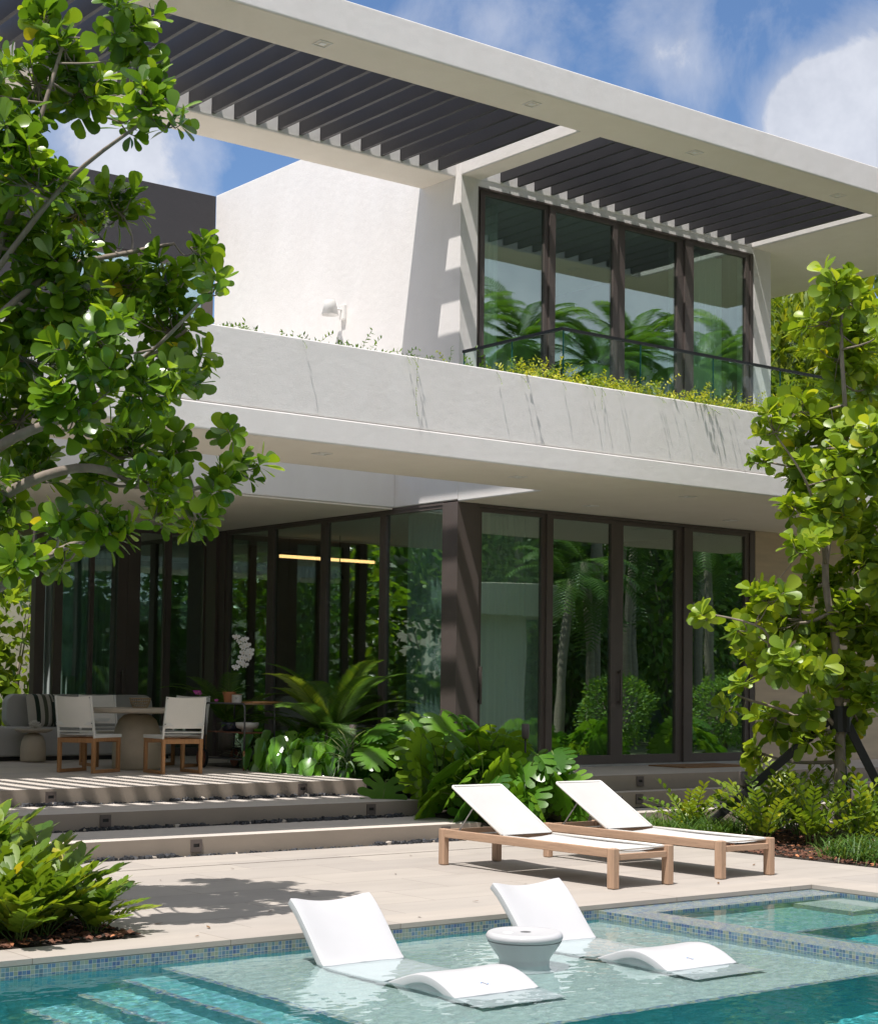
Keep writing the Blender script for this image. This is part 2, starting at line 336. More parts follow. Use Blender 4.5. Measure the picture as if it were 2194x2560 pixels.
# soil and mulch beds
def bed(name, x0, x1, y0, y1, z, amp, m, n=60, chips=0, sd=1):
    rn = random.Random(sd); o = MB(); nx = max(2, int((x1 - x0) / .06)); ny = max(2, int((y1 - y0) / .06))
    vs = [(x0 + (x1 - x0) * i / nx, y0 + (y1 - y0) * j / ny, z + amp * noise.noise(Vector((i * .35, j * .35, sd))) * (1 if 0 < i < nx and 0 < j < ny else 0)) for j in range(ny + 1) for i in range(nx + 1)]
    fs = [(j * (nx + 1) + i, j * (nx + 1) + i + 1, (j + 1) * (nx + 1) + i + 1, (j + 1) * (nx + 1) + i) for j in range(ny) for i in range(nx)]
    o.add(vs, fs); return struct(o.build(name, m, smooth=True))
bed('planting_bed', 0, 4.915, 9.073, 12.37, .005, .03, L['soil'], sd=2)
bed('planting_bed', 12.005, 24, 2, 12.69, .005, .03, L['soil'], sd=3)
bed('planting_bed', 10.86, 12.58, 13.09, 15.3, .12, .05, L['soil'], sd=4)
bed('planting_bed', 10.955, 12.5, 15.3, 19.39, .44, .04, L['soil'], sd=5)
def chips(name, label, areas, n, smin, smax, mats, z0, flat, sd, cat, weights=(1,)):
    rn = random.Random(sd); o = MB()
    for _ in range(n):
        a = rn.choices(areas, [(q[1] - q[0]) * (q[3] - q[2]) for q in areas])[0]
        x = rn.uniform(a[0], a[1]); y = rn.uniform(a[2], a[3]); zz = a[4]
        s = rn.uniform(smin, smax); o.mi = rn.choices(range(len(mats)), weights)[0]
        M = Matrix.Translation((x, y, zz + s * .2)) @ Matrix.Rotation(rn.uniform(0, 6.3), 4, 'Z') @ Matrix.Rotation(rn.uniform(-.5, .5), 4, 'X') @ Matrix.Rotation(rn.uniform(-.4, .4), 4, 'Y')
        k = [rn.uniform(.6, 1.2) for _ in range(8)]
        sx, sy, sz = s * rn.uniform(.8, 1.6), s * rn.uniform(.4, .8), s * flat
        P = [M @ Vector((sx * k[i] * (1 if i in (1, 2, 5, 6) else -1) * .5, sy * k[7 - i] * (1 if i in (2, 3, 6, 7) else -1) * .5, sz * k[(i + 3) % 8] * (1 if i > 3 else -1) * .5)) for i in range(8)]
        o.add(P, [(0, 3, 2, 1), (4, 5, 6, 7), (0, 1, 5, 4), (1, 2, 6, 5), (2, 3, 7, 6), (3, 0, 4, 7)])
    return tag(o.build(name, mats), label, cat, kind='stuff')
chips('bark_mulch', 'reddish brown bark chips covering the planting beds beside the pool deck', [(3.2, 4.9, 9.09, 11.5, .01), (12.02, 14.5, 8.3, 12.6, .01)], 9000, .012, .05, [L['mulch'], L['soil'], L['terracotta']], 0, .22, 3, 'mulch', (10, 4, 1))
chips('slate_gravel', 'black slate chips lining the joints at the foot of the terrace steps',
      [(3, 10.8, 13.085, 13.15, -.012), (3, 10.85, 14.135, 14.2, .15), (3, 10.9, 15.185, 15.25, .31), (3, 12, 12.35, 12.37, -.025), (12.1, 20, 13.67, 13.72, .165), (12.1, 20, 13.1, 13.14, -.01)],
      2900, .014, .040, [L['rock'], L['shell']], 0, .7, 5, 'gravel', (30, 1))
chips('slate_gravel', 'loose black slate chips spilled in small heaps against the step risers',
      [(9.5, 10.7, 13.06, 13.14, .004), (4.9, 7.4, 13.08, 13.14, .004), (8.6, 10.6, 14.1, 14.19, .165), (7.0, 8.3, 14.12, 14.19, .165), (6.9, 7.6, 15.16, 15.24, .325), (8.5, 10.5, 15.19, 15.24, .325)],
      900, .02, .05, [L['rock'], L['shell']], 0, .7, 8, 'gravel', (18, 1))

# ------------------------------------------------------------------ pool
sh = MB(); WZ = -.09
def quad(mb, a, b, c, d_): mb.add([a, b, c, d_], [(0, 1, 2, 3)])
# material order: 0 shelf 1 step 2 deep 3 mosaic_y 4 mosaic_x 5 mosaic_z 6 spa
PM = [L['shelf'], L['tread_pool'], L['deep'], L['mos_y'], L['mos_x'], L['mos_z'], L['spa']]
SHX, SHY, SHZ = 4.82, 6.22, -.28
levels = [(4.82, SHZ), (4.56, -.50), (4.28, -.74), (3.98, -.98)]; DEEP = -1.35
def flat(mb, mi, x0, x1, y0, y1, z): mb.mi = mi; mb.add([(x0, y0, z), (x1, y0, z), (x1, y1, z), (x0, y1, z)], [(0, 1, 2, 3)])
def wally(mb, mi, x0, x1, y, z0, z1): mb.mi = mi; mb.add([(x0, y, z0), (x1, y, z0), (x1, y, z1), (x0, y, z1)], [(0, 1, 2, 3)])
def wallx(mb, mi, x, y0, y1, z0, z1): mb.mi = mi; mb.add([(x, y0, z0), (x, y1, z0), (x, y1, z1), (x, y0, z1)], [(0, 1, 2, 3)])
flat(sh, 0, SHX, SX, SHY, PY1, SHZ)
flat(sh, 5, SHX, SHX + .05, SHY, PY1, SHZ + .002); flat(sh, 5, SHX + .05, SX, SHY, SHY + .05, SHZ + .002)
xs = [SHX, 4.56, 4.28, 3.98]
for i in range(3):
    flat(sh, 1, xs[i + 1], xs[i], SHY, PY1, levels[i + 1][1]); flat(sh, 5, xs[i + 1], xs[i + 1] + .05, SHY, PY1, levels[i + 1][1] + .002)
    wallx(sh, 1, xs[i], SHY, PY1, levels[i + 1][1], levels[i][1])
wallx(sh, 2, xs[3], SHY, PY1, DEEP, levels[3][1])
for i in range(4): wally(sh, 2, xs[i] if i == 0 else xs[i], SX if i == 0 else xs[i - 1], SHY, DEEP, levels[i][1])
flat(sh, 2, PX0, xs[3], PY0, PY1, DEEP); flat(sh, 2, xs[3], SX, PY0, SHY, DEEP)
wally(sh, 3, PX0, SX, PY1, -.17, -.035); wally(sh, 2, PX0, SX, PY1, DEEP, -.17)
wallx(sh, 4, SX, 5.4, PY1, -.17, -.0401); wallx(sh, 0, SX, SHY, PY1, SHZ, -.17); wallx(sh, 2, SX, 5.4, SHY, DEEP, -.17)
wallx(sh, 2, SX, PY0, 5.4, DEEP, -.052); wally(sh, 2, PX0, SX, PY0, DEEP, -.035); wallx(sh, 2, PX0, PY0, PY1, DEEP, -.035)
o = struct(sh.build('pool_basin', PM)); RECV.append(o)
sp = MB(); IX, IY0, IY1 = 8.53, 5.68, 8.42; SZ = -.052
for r in ((SX, SX1, IY1, PY1), (SX, IX, 5.4, IY1), (IX, SX1, 5.4, IY0)): flat(sp, 5, *r, SZ + .012)
BZ, FZ = -.42, -.95
wally(sp, 3, IX, SX1, IY1, -.16, SZ + .012); wally(sp, 6, IX, SX1, IY1, BZ, -.16)
wallx(sp, 4, IX, IY0, IY1, -.16, SZ + .012); wallx(sp, 6, IX, IY0, IY1, BZ, -.16); wally(sp, 6, IX, SX1, IY0, BZ, SZ)
wallx(sp, 4, SX1, 5.4, PY1, -.16, -.035); wallx(sp, 6, SX1, 5.4, PY1, FZ, -.16); wally(sp, 3, SX, SX1, PY1 - .001, SZ - .01, -.0355)
wx0, wx1, wy0, wy1 = 9.0, 10.1, 6.1, 7.55       # foot well
flat(sp, 6, IX, SX1, wy1, IY1, BZ); flat(sp, 6, IX, wx0, IY0, wy1, BZ); flat(sp, 6, wx1, SX1, IY0, wy1, BZ); flat(sp, 6, wx0, wx1, IY0, wy0, BZ)
flat(sp, 5, wx0 - .04, wx1 + .04, wy1, wy1 + .04, BZ + .002); flat(sp, 5, wx0 - .04, wx0, wy0, wy1, BZ + .002)
wally(sp, 6, wx0, wx1, wy1, FZ, BZ); wally(sp, 6, wx0, wx1, wy0, FZ, BZ); wallx(sp, 6, wx0, wy0, wy1, FZ, BZ); wallx(sp, 6, wx1, wy0, wy1, FZ, BZ); flat(sp, 2, wx0, wx1, wy0, wy1, FZ)
sp.mi = 0; sp.box(9.95, SX1 - .002, 7.85, IY1 - .02, BZ, -.2)
sp.mi = 2; wally(sp, 2, SX, SX1, 5.4, DEEP, SZ - .002)
o = struct(sp.build('spa_basin', PM)); RECV.append(o)
def water(name, x0, x1, y0, y1, z, amp, step, sd):
    nx = int((x1 - x0) / step); ny = int((y1 - y0) / step); o = MB(); vs = []
    for j in range(ny + 1):
        for i in range(nx + 1):
            x = x0 + (x1 - x0) * i / nx; y = y0 + (y1 - y0) * j / ny
            u = x * .9 + y * .3; v = -x * .3 + y
            h = .5 * noise.noise(Vector((u * 3.5, v * 5, sd))) + .62 * noise.noise(Vector((u * 9, v * 14, sd + 5))) + .42 * noise.noise(Vector((u * 21, v * 29, sd + 9)))
            vs.append((x, y, z + amp * h))
    o.add(vs, [(j * (nx + 1) + i, j * (nx + 1) + i + 1, (j + 1) * (nx + 1) + i + 1, (j + 1) * (nx + 1) + i) for j in range(ny) for i in range(nx)])
    o = struct(o.build(name, L['water'], smooth=True)); o.cycles.is_caustics_caster = True; return o
water('pool_water', PX0 + .001, SX - .001, PY0 + .001, PY1 - .001, WZ, .0030, .017, 0)
water('spa_water', IX + .001, SX1 - .001, IY0 + .001, IY1 - .001, SZ - .002, .0016, .018, 20)

# ================================================================== HOUSE
HS = empty('modern_house', (12.54, 15.7, 0), 'white two-storey modern house with slatted roof canopies, long planter balcony and dark framed glass walls', 'house')
def hp(mb, name, m, **kw): return W(mb.build(name, m, **kw), HS)
XC, YG = 12.54, 15.7; ZC, ZS = 3.72, 7.67
# upper roof canopy: frame of beams with two open bays
c = MB(); zt = 8.0
c.box(2, 20.3, 12.97, 13.62, ZS, zt)                    # front strip
c.box(2, XC, YG + .1, 16.47, ZS, zt)                    # rear beam of the left bay
c.box(XC, 12.85, 13.62, YG, ZS, zt)                     # beam between the bays
c.box(17.74, 20.3, 13.62, 21, ZS, zt)                   # right part
c.box(XC + .015, 17.74, YG, 21, ZS, zt)
c.box(2, 2.4, 13.62, 15.8, ZS, zt)
hp(c, 'roof_canopy', [L['stucco']], bevel=.012)
# soffit panels hang 4 mm proud of the strip, cream plaster
c = MB(); c.box(2, 20.28, 12.99, 13.60, ZS - .004, ZS - .0005); c.box(17.76, 20.28, 13.6, 20.9, ZS - .004, ZS - .0005); c.box(XC + .01, 12.84, 13.6, YG - .01, ZS - .004, ZS - .0005)
c.box(2, XC - .01, YG + .12, 16.45, ZS - .004, ZS - .0005)
hp(c, 'roof_soffit', L['soffit'])
lv = MB().box(-.022, .022, 13.62, YG + .1, 7.70, 7.985); first = None
bay1 = [12.283 - .2835 * i for i in range(33)]; bay2 = [13.175 + .2765 * i for i in range(17)]
for x in bay1 + bay2:
    if first is None:
        first = hp(lv, 'louver', L['louver']); q = first
    else: q = first.copy(); COL.objects.link(q); q.parent = HS
    q.location = Vector((x, 0, 0)) - Vector(HS.location)
# balcony band: slab, planter wall
c = MB(); c.box(2, 20.5, 12.77, 14.18, ZC, 3.955); c.box(XC, 20.5, 14.18, YG, ZC, 4.28); c.box(2, XC - .001, 16.96, 21.4, 3.74, 4.28)
c.box(2, 3.0, 14.18, 16.96, ZC, 4.28); c.box(XC, 18.25, YG, 21.405, ZC + .02, 4.28)
hp(c, 'balcony_slab', L['stucco'], bevel=.012)
c = MB(); c.box(2, 20.45, 12.79, 12.93, 3.965, 4.655); c.box(2, 20.45, 13.85, 13.95, 3.96, 4.5)
hp(c, 'planter_wall', L['stucco'], bevel=.012)
c = MB(); c.box(2, 20.4, 12.94, 13.84, 3.97, 4.56); hp(c, 'planter_soil', L['soil'])
c = MB(); c.box(2.02, 20.48, 12.79, 14.17, ZC - .004, ZC - .0005); c.box(XC + .01, 20.48, 14.17, YG - .02, ZC - .004, ZC - .0005)
c.box(3.02, XC - .02, 16.98, 21.38, ZC - .004, ZC + .016)
hp(c, 'ceiling_soffit', L['soffit'])
# walls
c = MB(); c.box(XC, XC + .27, YG + .001, 21.48, 4.28, 8.71); c.box(XC, XC + .27, 14.19, YG, 4.28, 4.30)
hp(c, 'side_wall', L['stucco'], bevel=.008)
c = MB(); c.box(17.77, 18.13, YG + .002, 21, 4.28, ZS - .001); hp(c, 'pilaster', L['stucco'], bevel=.008)
c = MB(); c.box(XC + .27, 17.77, YG + .01, YG + .2, 7.585, ZS - .001); hp(c, 'window_lintel', L['stucco'])
c = MB(); c.box(XC, 12.88, YG, 15.99, .3, ZC - .002); hp(c, 'corner_column', L['bronze'], bevel=.004)
c = MB(); c.box(17.81, 21.5, YG, 15.9, .5, ZC - .002); hp(c, 'travertine_wall', L['travertine'], bevel=.003)
c = MB(); c.box(4, XC - .002, 21.48, 21.75, 7.66, 8.70); c.box(4, 10.1, 21.48, 21.75, 4.28, 7.66)
hp(c, 'charcoal_wall', L['dark'], bevel=.006)
# rooms
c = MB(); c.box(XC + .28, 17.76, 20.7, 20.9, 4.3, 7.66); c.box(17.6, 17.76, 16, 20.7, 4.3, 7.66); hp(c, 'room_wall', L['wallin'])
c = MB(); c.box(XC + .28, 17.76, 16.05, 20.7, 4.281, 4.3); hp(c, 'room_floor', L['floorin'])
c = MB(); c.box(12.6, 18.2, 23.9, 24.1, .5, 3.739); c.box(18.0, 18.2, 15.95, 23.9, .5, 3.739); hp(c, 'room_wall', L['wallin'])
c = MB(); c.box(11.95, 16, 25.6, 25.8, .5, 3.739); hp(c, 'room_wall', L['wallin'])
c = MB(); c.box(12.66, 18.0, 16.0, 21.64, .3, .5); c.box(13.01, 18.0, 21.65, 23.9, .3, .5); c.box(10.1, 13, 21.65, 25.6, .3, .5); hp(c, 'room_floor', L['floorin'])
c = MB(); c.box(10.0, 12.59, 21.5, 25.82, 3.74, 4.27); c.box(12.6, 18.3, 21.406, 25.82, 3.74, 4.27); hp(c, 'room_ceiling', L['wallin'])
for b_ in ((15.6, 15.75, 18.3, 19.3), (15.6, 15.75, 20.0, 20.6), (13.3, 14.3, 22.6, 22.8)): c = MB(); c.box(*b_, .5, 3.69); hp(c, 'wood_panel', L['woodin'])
# glazing
def panel(name, axis, fix, a0, a1, z0, z1, sl, sr, tb=(.05, .10), dep=.06, handle=None, gl='glass'):
    def bx(m, b0, b1, za, zb, d0=0, d1=None):
        d1 = dep if d1 is None else d1
        m.box(b0, b1, fix + d0, fix + d1, za, zb) if axis == 'x' else m.box(fix + d0, fix + d1, b0, b1, za, zb)
    f = MB(); bx(f, a0, a0 + sl, z0, z1); bx(f, a1 - sr, a1, z0, z1); bx(f, a0 + sl, a1 - sr, z1 - tb[0], z1); bx(f, a0 + sl, a1 - sr, z0, z0 + tb[1])
    fo = hp(f, name, L['bronze'])
    p = MB(); bx(p, a0 + sl - .01, a1 - sr + .01, z0 + tb[1] - .01, z1 - tb[0] + .01, dep * .45, dep * .45 + .012)
    po = p.build('glass_pane', L[gl], parent=fo)
    if handle:
        h = MB(); s = handle; hx = a0 + sl * .5 if s < 0 else a1 - sr * .5
        bx(h, hx - .014, hx + .014, z0 + .75, z0 + 1.2, -.06, -.035); bx(h, hx - .014, hx + .014, z0 + .77, z0 + .80, -.035, 0); bx(h, hx - .014, hx + .014, z0 + 1.15, z0 + 1.18, -.035, 0)
        h.build('handle', L['bronze'], parent=fo)
    return fo
for z0, z1, nm in ((.558, 3.68, 'sliding_door'), (4.33, 7.565, 'sliding_door')):
    for i, (a0, a1, sl_, sr_, dy) in enumerate(((12.885, 13.985, .075, .055, .03), (13.99, 15.17, .10, .08, .0), (15.175, 16.42, .155, .12, .03), (16.425, 17.70, .165, .08, 0))):
        a0 = max(a0, 12.83 if z0 > 4 else a0)
        panel(nm, 'x', YG + dy + .02, a0, a1, z0, z1, sl_, sr_, (.05, .11), .06, -1 if i in (0, 2) else None)
c = MB(); c.box(12.885, 17.80, YG + .005, YG + .16, 3.682, 3.714); c.box(17.705, 17.805, YG + .004, YG + .16, .53, 3.68)
c.box(12.815, 17.765, YG + .004, YG + .16, 7.567, 7.584); c.box(17.705, 17.765, YG + .006, YG + .15, 4.3, 7.566); c.box(12.812, 12.83, YG + .006, YG + .16, 4.3, 7.566)
hp(c, 'door_frame', L['bronze'])
c = MB(); c.box(12.9, 17.8, YG - .02, YG + .18, .531, .556); hp(c, 'door_track', L['alu'])
for a0, a1, s1, s2 in ((15.99, 17.22, .02, .06), (17.225, 18.55, .065, .07), (18.555, 19.85, .065, .08), (19.855, 21.03, .075, .08)):
    panel('fixed_window', 'y', XC + .02, a0, a1, .49, 3.70, s1, s2, (.04, .08), .07)
c = MB(); c.box(XC + .01, XC + .1, 15.992, 21.48, 3.701, 3.735); c.box(XC + .0, XC + .12, 21.035, 21.48, .48, 3.70); c.box(XC - .05, XC - .001, 21.2, 21.48, .48, 3.70)
hp(c, 'window_frame', L['bronze'])
for a0, a1, s1, s2, h in ((11.86, 12.49, .08, .02, None), (11.25, 11.855, .19, .03, None), (10.70, 11.245, .03, .145, 1), (10.14, 10.695, .12, .03, None)):
    panel('sliding_door', 'x', 21.5, a0, a1, .49, 3.70, s1, s2, (.05, .1), .07, h)
c = MB(); c.box(9.84, 9.98, 21.46, 21.6, .48, 3.72); c.box(9.84, 12.5, 21.49, 21.6, 3.701, 3.735); hp(c, 'door_frame', L['bronze'])
for a0, a1 in ((10.1, 11.33), (11.335, 12.53)):
    panel('fixed_window', 'x', 21.5, a0, a1, 4.3, 7.655, .10 if a0 < 11 else .06, .05 if a0 < 11 else .16, (.08, .1), .08)
# recessed lights
def rl(x, y, z):
    f = MB(); s = .075; f.box(x - s, x + s, y - s, y - s + .012, z - .012, z - .005); f.box(x - s, x + s, y + s - .012, y + s, z - .012, z - .005)
    f.box(x - s, x - s + .012, y - s + .012, y + s - .012, z - .012, z - .005); f.box(x + s - .012, x + s, y - s + .012, y + s - .012, z - .012, z - .005)
    f.mi = 1; f.box(x - .03, x + .03, y - .03, y + .03, z - .011, z - .006); hp(f, 'recessed_light', [L['stucco'], L['white_lamp']])
for p in ((8.9, 13.3), (11.55, 13.28), (14.04, 13.3), (16.63, 13.33), (19.15, 15.46)): rl(*p, ZS)
for p in ((9.0, 13.34), (11.51, 13.41), (13.97, 14.92), (14.1, 13.44), (16.47, 14.94)): rl(*p, ZC)

# glass balustrade
bl = empty('glass_railing', (12.54, 13.88, 4.5), 'frameless glass balustrade with thin dark handrail above the balcony planter', 'railing')
c = MB(); c.box(XC - .02, XC + .02, 13.86, 15.62, 5.49, 5.52); c.box(XC + .02, 20, 13.86, 13.90, 5.49, 5.52); W(c.build('handrail', L['black']), bl)
gs = [(13.92, 14.72), (14.74, 15.6)]
for a, b in gs:
    c = MB(); c.box(XC - .006, XC + .006, a, b, 4.3, 5.49); W(c.build('glass_pane', L['glass_rail']), bl)
    c = MB(); c.box(XC - .0065, XC + .0065, b + .001, b + .012, 4.3, 5.488); W(c.build('pane_edge', L['rim']), bl)
xx = [12.56, 13.761, 14.979, 16.19, 17.4, 18.6, 19.8]
for a, b in zip(xx, xx[1:]):
    c = MB(); c.box(a + .012, b - .002, 13.874, 13.886, 4.3, 5.49); W(c.build('glass_pane', L['glass_rail']), bl)
    c = MB(); c.box(a, a + .011, 13.873, 13.887, 4.3, 5.488); W(c.build('pane_edge', L['rim']), bl)

# wall lamps on the upper side wall
wl = empty('wall_lamp', (XC, 18.12, 6.40), 'white cone-shaped wall lamp on the pale upper wall, clear above the planter', 'wall lamp')
c = MB(); c.box(XC - .05, XC - .001, 18.07, 18.17, 6.30, 6.50); W(c.build('back_plate', L['white_lamp'], bevel=.008), wl)
c = MB(); c.tube([(XC - .05, 18.12, 6.43), (XC - .2, 18.16, 6.44)], .012); W(c.build('arm', L['white_lamp']), wl)
c = MB(); c.lathe([(.07, .19), (.115, 0), (.108, 0), (.065, .18)], 32, (XC - .2, 18.16, 6.345), cap=False); c.lathe([(.0, .19), (.07, .19)], 32, (XC - .2, 18.16, 6.345), cap=False); W(c.build('lamp_shade', L['white_lamp'], smooth=True), wl)
w2 = copy_tree(wl); w2.location = (XC, 20.30, 6.36); w2['label'] = 'white cone-shaped wall lamp half hidden by a leafy creeper, farther left on the upper wall'
for a in (wl, w2): a['group'] = 'wall lamps on the upper side wall'
# pendant lamps and curtains inside
def linear(loc, rz, ln, label):
    e = empty('pendant_lamp', loc, label, 'pendant lamp', 'long glowing lamps inside the house', rz)
    c = MB(); c.box(-.02, .02, -ln / 2, ln / 2, 0, .03); c.build('lamp_body', L['black'], e)
    c = MB(); c.box(-.02, .02, -ln / 2 + .01, ln / 2 - .01, -.045, -.001); c.build('light_strip', L['lamp_glow'], e)
    c = MB(); c.tube([(0, -ln * .4, .03), (0, -ln * .4, 3.7 - loc[2])], .004, 5); c.tube([(0, ln * .4, .03), (0, ln * .4, 3.7 - loc[2])], .004, 5); c.build('cable', L['black'], e)
linear((14.55, 21.37, 3.46), R(90), 1.75, 'thin warm glowing bar lamp hanging inside behind the left glass wall')
def curtain(name, axis, fix, a0, a1, z0, z1, label, m, sd):
    rn = random.Random(sd); o = MB(); n = int((a1 - a0) / .012); pts = []
    for i in range(n + 1):
        a = a0 + (a1 - a0) * i / n; ph = (a - a0) * 62 + .8 * math.sin((a - a0) * 7 + sd); d_ = .035 * math.sin(ph) + .01 * math.sin(ph * 2.3)
        pts.append((a, fix + d_))
    vs = []
    for z in (z0, (z0 + z1) / 2, z1): vs += [((a, b, z) if axis == 'x' else (b, a, z)) for a, b in pts]
    k = n + 1; o.add(vs, [(r * k + i, r * k + i + 1, (r + 1) * k + i + 1, (r + 1) * k + i) for r in range(2) for i in range(n)])
    return tag(o.build(name, m, smooth=True), label, 'curtain', 'sheer curtains inside the glass walls')
curtain('curtain', 'y', XC + .35, 16.1, 17.15, .52, 3.68, 'grey sheer curtain behind the glass just left of the dark corner column', L['curtain_dark'], 1)
curtain('curtain', 'x', YG + .40, 13.05, 14.35, .52, 3.68, 'pale sheer curtain behind the ground floor glass just right of the corner column', L['curtain'], 2)
curtain('curtain', 'x', YG + .40, 12.9, 13.45, 4.31, 7.55, 'white sheer curtain behind the leftmost upstairs pane', L['curtain'], 3)
curtain('curtain', 'x', YG + .40, 16.5, 17.55, 4.31, 7.55, 'white sheer curtain behind the rightmost upstairs pane', L['curtain'], 4)
curtain('curtain', 'x', 21.95, 10.2, 11.2, .52, 3.68, 'green-grey curtain behind the rear terrace doors above the sofa', L['curtain_dark'], 5)
c = MB(); c.box(15.55, 16.75, 14.85, 15.5, .531, .548); tag(c.build('door_mat', L['mat_f']), 'flat brown coir mat on the entrance terrace before the glass doors', 'door mat')
# step lights
SL = [((7.60, 13.15, .085), 'lower riser, left one just beyond the leafy bed'), ((10.40, 13.15, .085), 'lower riser near the head of the sun loungers'),
      ((7.25, 14.2, .245), 'middle riser, left one'), ((10.25, 14.2, .245), 'middle riser, right one'), ((7.2, 15.25, .40), 'top riser below the side table'),
      ((10.10, 15.25, .40), 'top riser, right one near the philodendrons'), ((13.62, 13.72, .275), 'entrance step, lower one beside the grass clump'), ((13.9, 13.99, .455), 'entrance step, upper one above the sun lounger')]
f0 = None
for (x, y, z), t in SL:
    if f0 is None:
        f0 = empty('step_light', (x, y, z), cat='step light', group='small square lights set in the step risers')
        q = MB(); q.box(-.055, .055, -.012, -.001, .018, .055); q.box(-.055, .055, -.012, -.001, -.055, -.012); q.box(-.055, -.03, -.012, -.001, -.012, .018); q.box(.03, .055, -.012, -.001, -.012, .018)
        q.build('face_plate', L['bronze'], f0); q = MB(); q.box(-.0299, .0299, -.003, -.0005, -.0119, .0179); q.build('light_slot', L['black'], f0); e = f0
    else: e = copy_tree(f0); e.location = (x, y, z)
    e['label'] = 'square bronze step light in the ' + t

# ================================================================== FURNITURE
def lounger(loc, label):
    e = empty('sun_lounger', loc, label, 'sun lounger', 'teak sun loungers on the deck')
    Wd, Ln = .64, 2.13
    for x in (0, Wd):
        s = 1 if x == 0 else -1
        m = MB(); m.box(*sorted((x, x + s * .038)), .075, Ln - .075, .235, .303); m.build('side_rail', L['teak'], e, bevel=.004)
        m = MB(); m.box(*sorted((x - s * .002, x + s * .06)), 0, .073, .004, .306); m.build('leg', L['teakz'], e, bevel=.006)
        m = MB(); m.box(*sorted((x - s * .002, x + s * .055)), Ln - .073, Ln, .004, .306); m.build('leg', L['teakz'], e, bevel=.006)
    for y0, y1, z0, z1 in ((.012, .045, .215, .262), (Ln - .05, Ln - .02, .235, .30)):
        m = MB(); m.box(.061, Wd - .061, y0, y1, z0, z1); m.build('cross_rail', L['teakx'], e, bevel=.004)
    hy = 1.34
    m = MB(); n = 14; vs = []
    for i in range(n + 1):
        y = .05 + (hy - .05) * i / n; z = .292 - .012 * math.sin(math.pi * i / n)
        for k in range(5): u = k / 4; vs.append((.045 + (Wd - .09) * u, y, z - .018 * math.sin(math.pi * u)))
    for i in range(n + 1):
        y = .05 + (hy - .05) * i / n; z = .287 - .012 * math.sin(math.pi * i / n)
        for k in range(5): u = k / 4; vs.append((.045 + (Wd - .09) * u, y, z - .018 * math.sin(math.pi * u)))
    q = (n + 1) * 5; fs = []
    for i in range(n):
        for k in range(4): a = i * 5 + k; fs.append((a, a + 1, a + 6, a + 5)); fs.append((q + a, q + a + 5, q + a + 6, q + a + 1))
    m.add(vs, fs); m.build('seat_sling', L['sling'], e, smooth=True)
    m = MB()
    for x in (.05, Wd - .05): m.tube([(x, .045, .296), (x, hy, .296)], .011, 8)
    m.tube([(.05, .05, .294), (Wd - .05, .05, .294)], .010, 8); m.build('sling_frame', L['frame_white'], e, smooth=True)
    y0, z0, y1, z1 = hy + .02, .305, hy + .68, .665
    m = MB(); a = Vector((0, y0, z0)); d_ = Vector((0, y1 - y0, z1 - z0)); nn = Vector((0, -d_.z, d_.y)).normalized()
    vs = []
    for off in (0, -.005):
        for i in range(9):
            for k in range(7):
                u = k / 6; v = i / 8; p = a + d_ * v + nn * (off - .012 * math.sin(math.pi * u) * math.sin(math.pi * v)); vs.append((.055 + (Wd - .11) * u, p.y, p.z))
    fs = []
    for i in range(8):
        for k in range(6): j = i * 7 + k; fs.append((j, j + 1, j + 8, j + 7)); fs.append((63 + j, 63 + j + 7, 63 + j + 8, 63 + j + 1))
    m.add(vs, fs); bo = m.build('backrest_sling', L['sling'], e, smooth=True)
    m = MB(); pts = [(.05, y0, z0), (.05, y1 - .01, z1 - .005), (.06, y1, z1), (Wd - .06, y1, z1), (Wd - .05, y1 - .01, z1 - .005), (Wd - .05, y0, z0)]
    m.tube(pts, .0115, 8); m.build('backrest_frame', L['frame_white'], e, smooth=True)
    m = MB(); my = (y0 + y1) / 2 + .08; mz = (z0 + z1) / 2 + .02
    for x in (.085, Wd - .085): m.tube([(x, my, mz), (x, Ln - .14, .26)], .006, 6)
    m.tube([(.06, Ln - .14, .26), (Wd - .06, Ln - .14, .26)], .006, 6); m.build('support_strut', L['alu'], e)
    m = MB()
    for x in (.012, Wd - .012): m.box(x - .004, x + .004, Ln - .04, Ln - .03, .004, .05)
    m.mi = 0; m.build('leg_slot', L['black'], e)
    return e
a = lounger((8.95, 9.28, 0), 'teak framed sun lounger with white sling, the one nearer the terrace steps')
b = copy_tree(a); b.location = (10.16, 9.31, 0); b['label'] = 'teak framed sun lounger with white sling, the one nearer the grass bed'

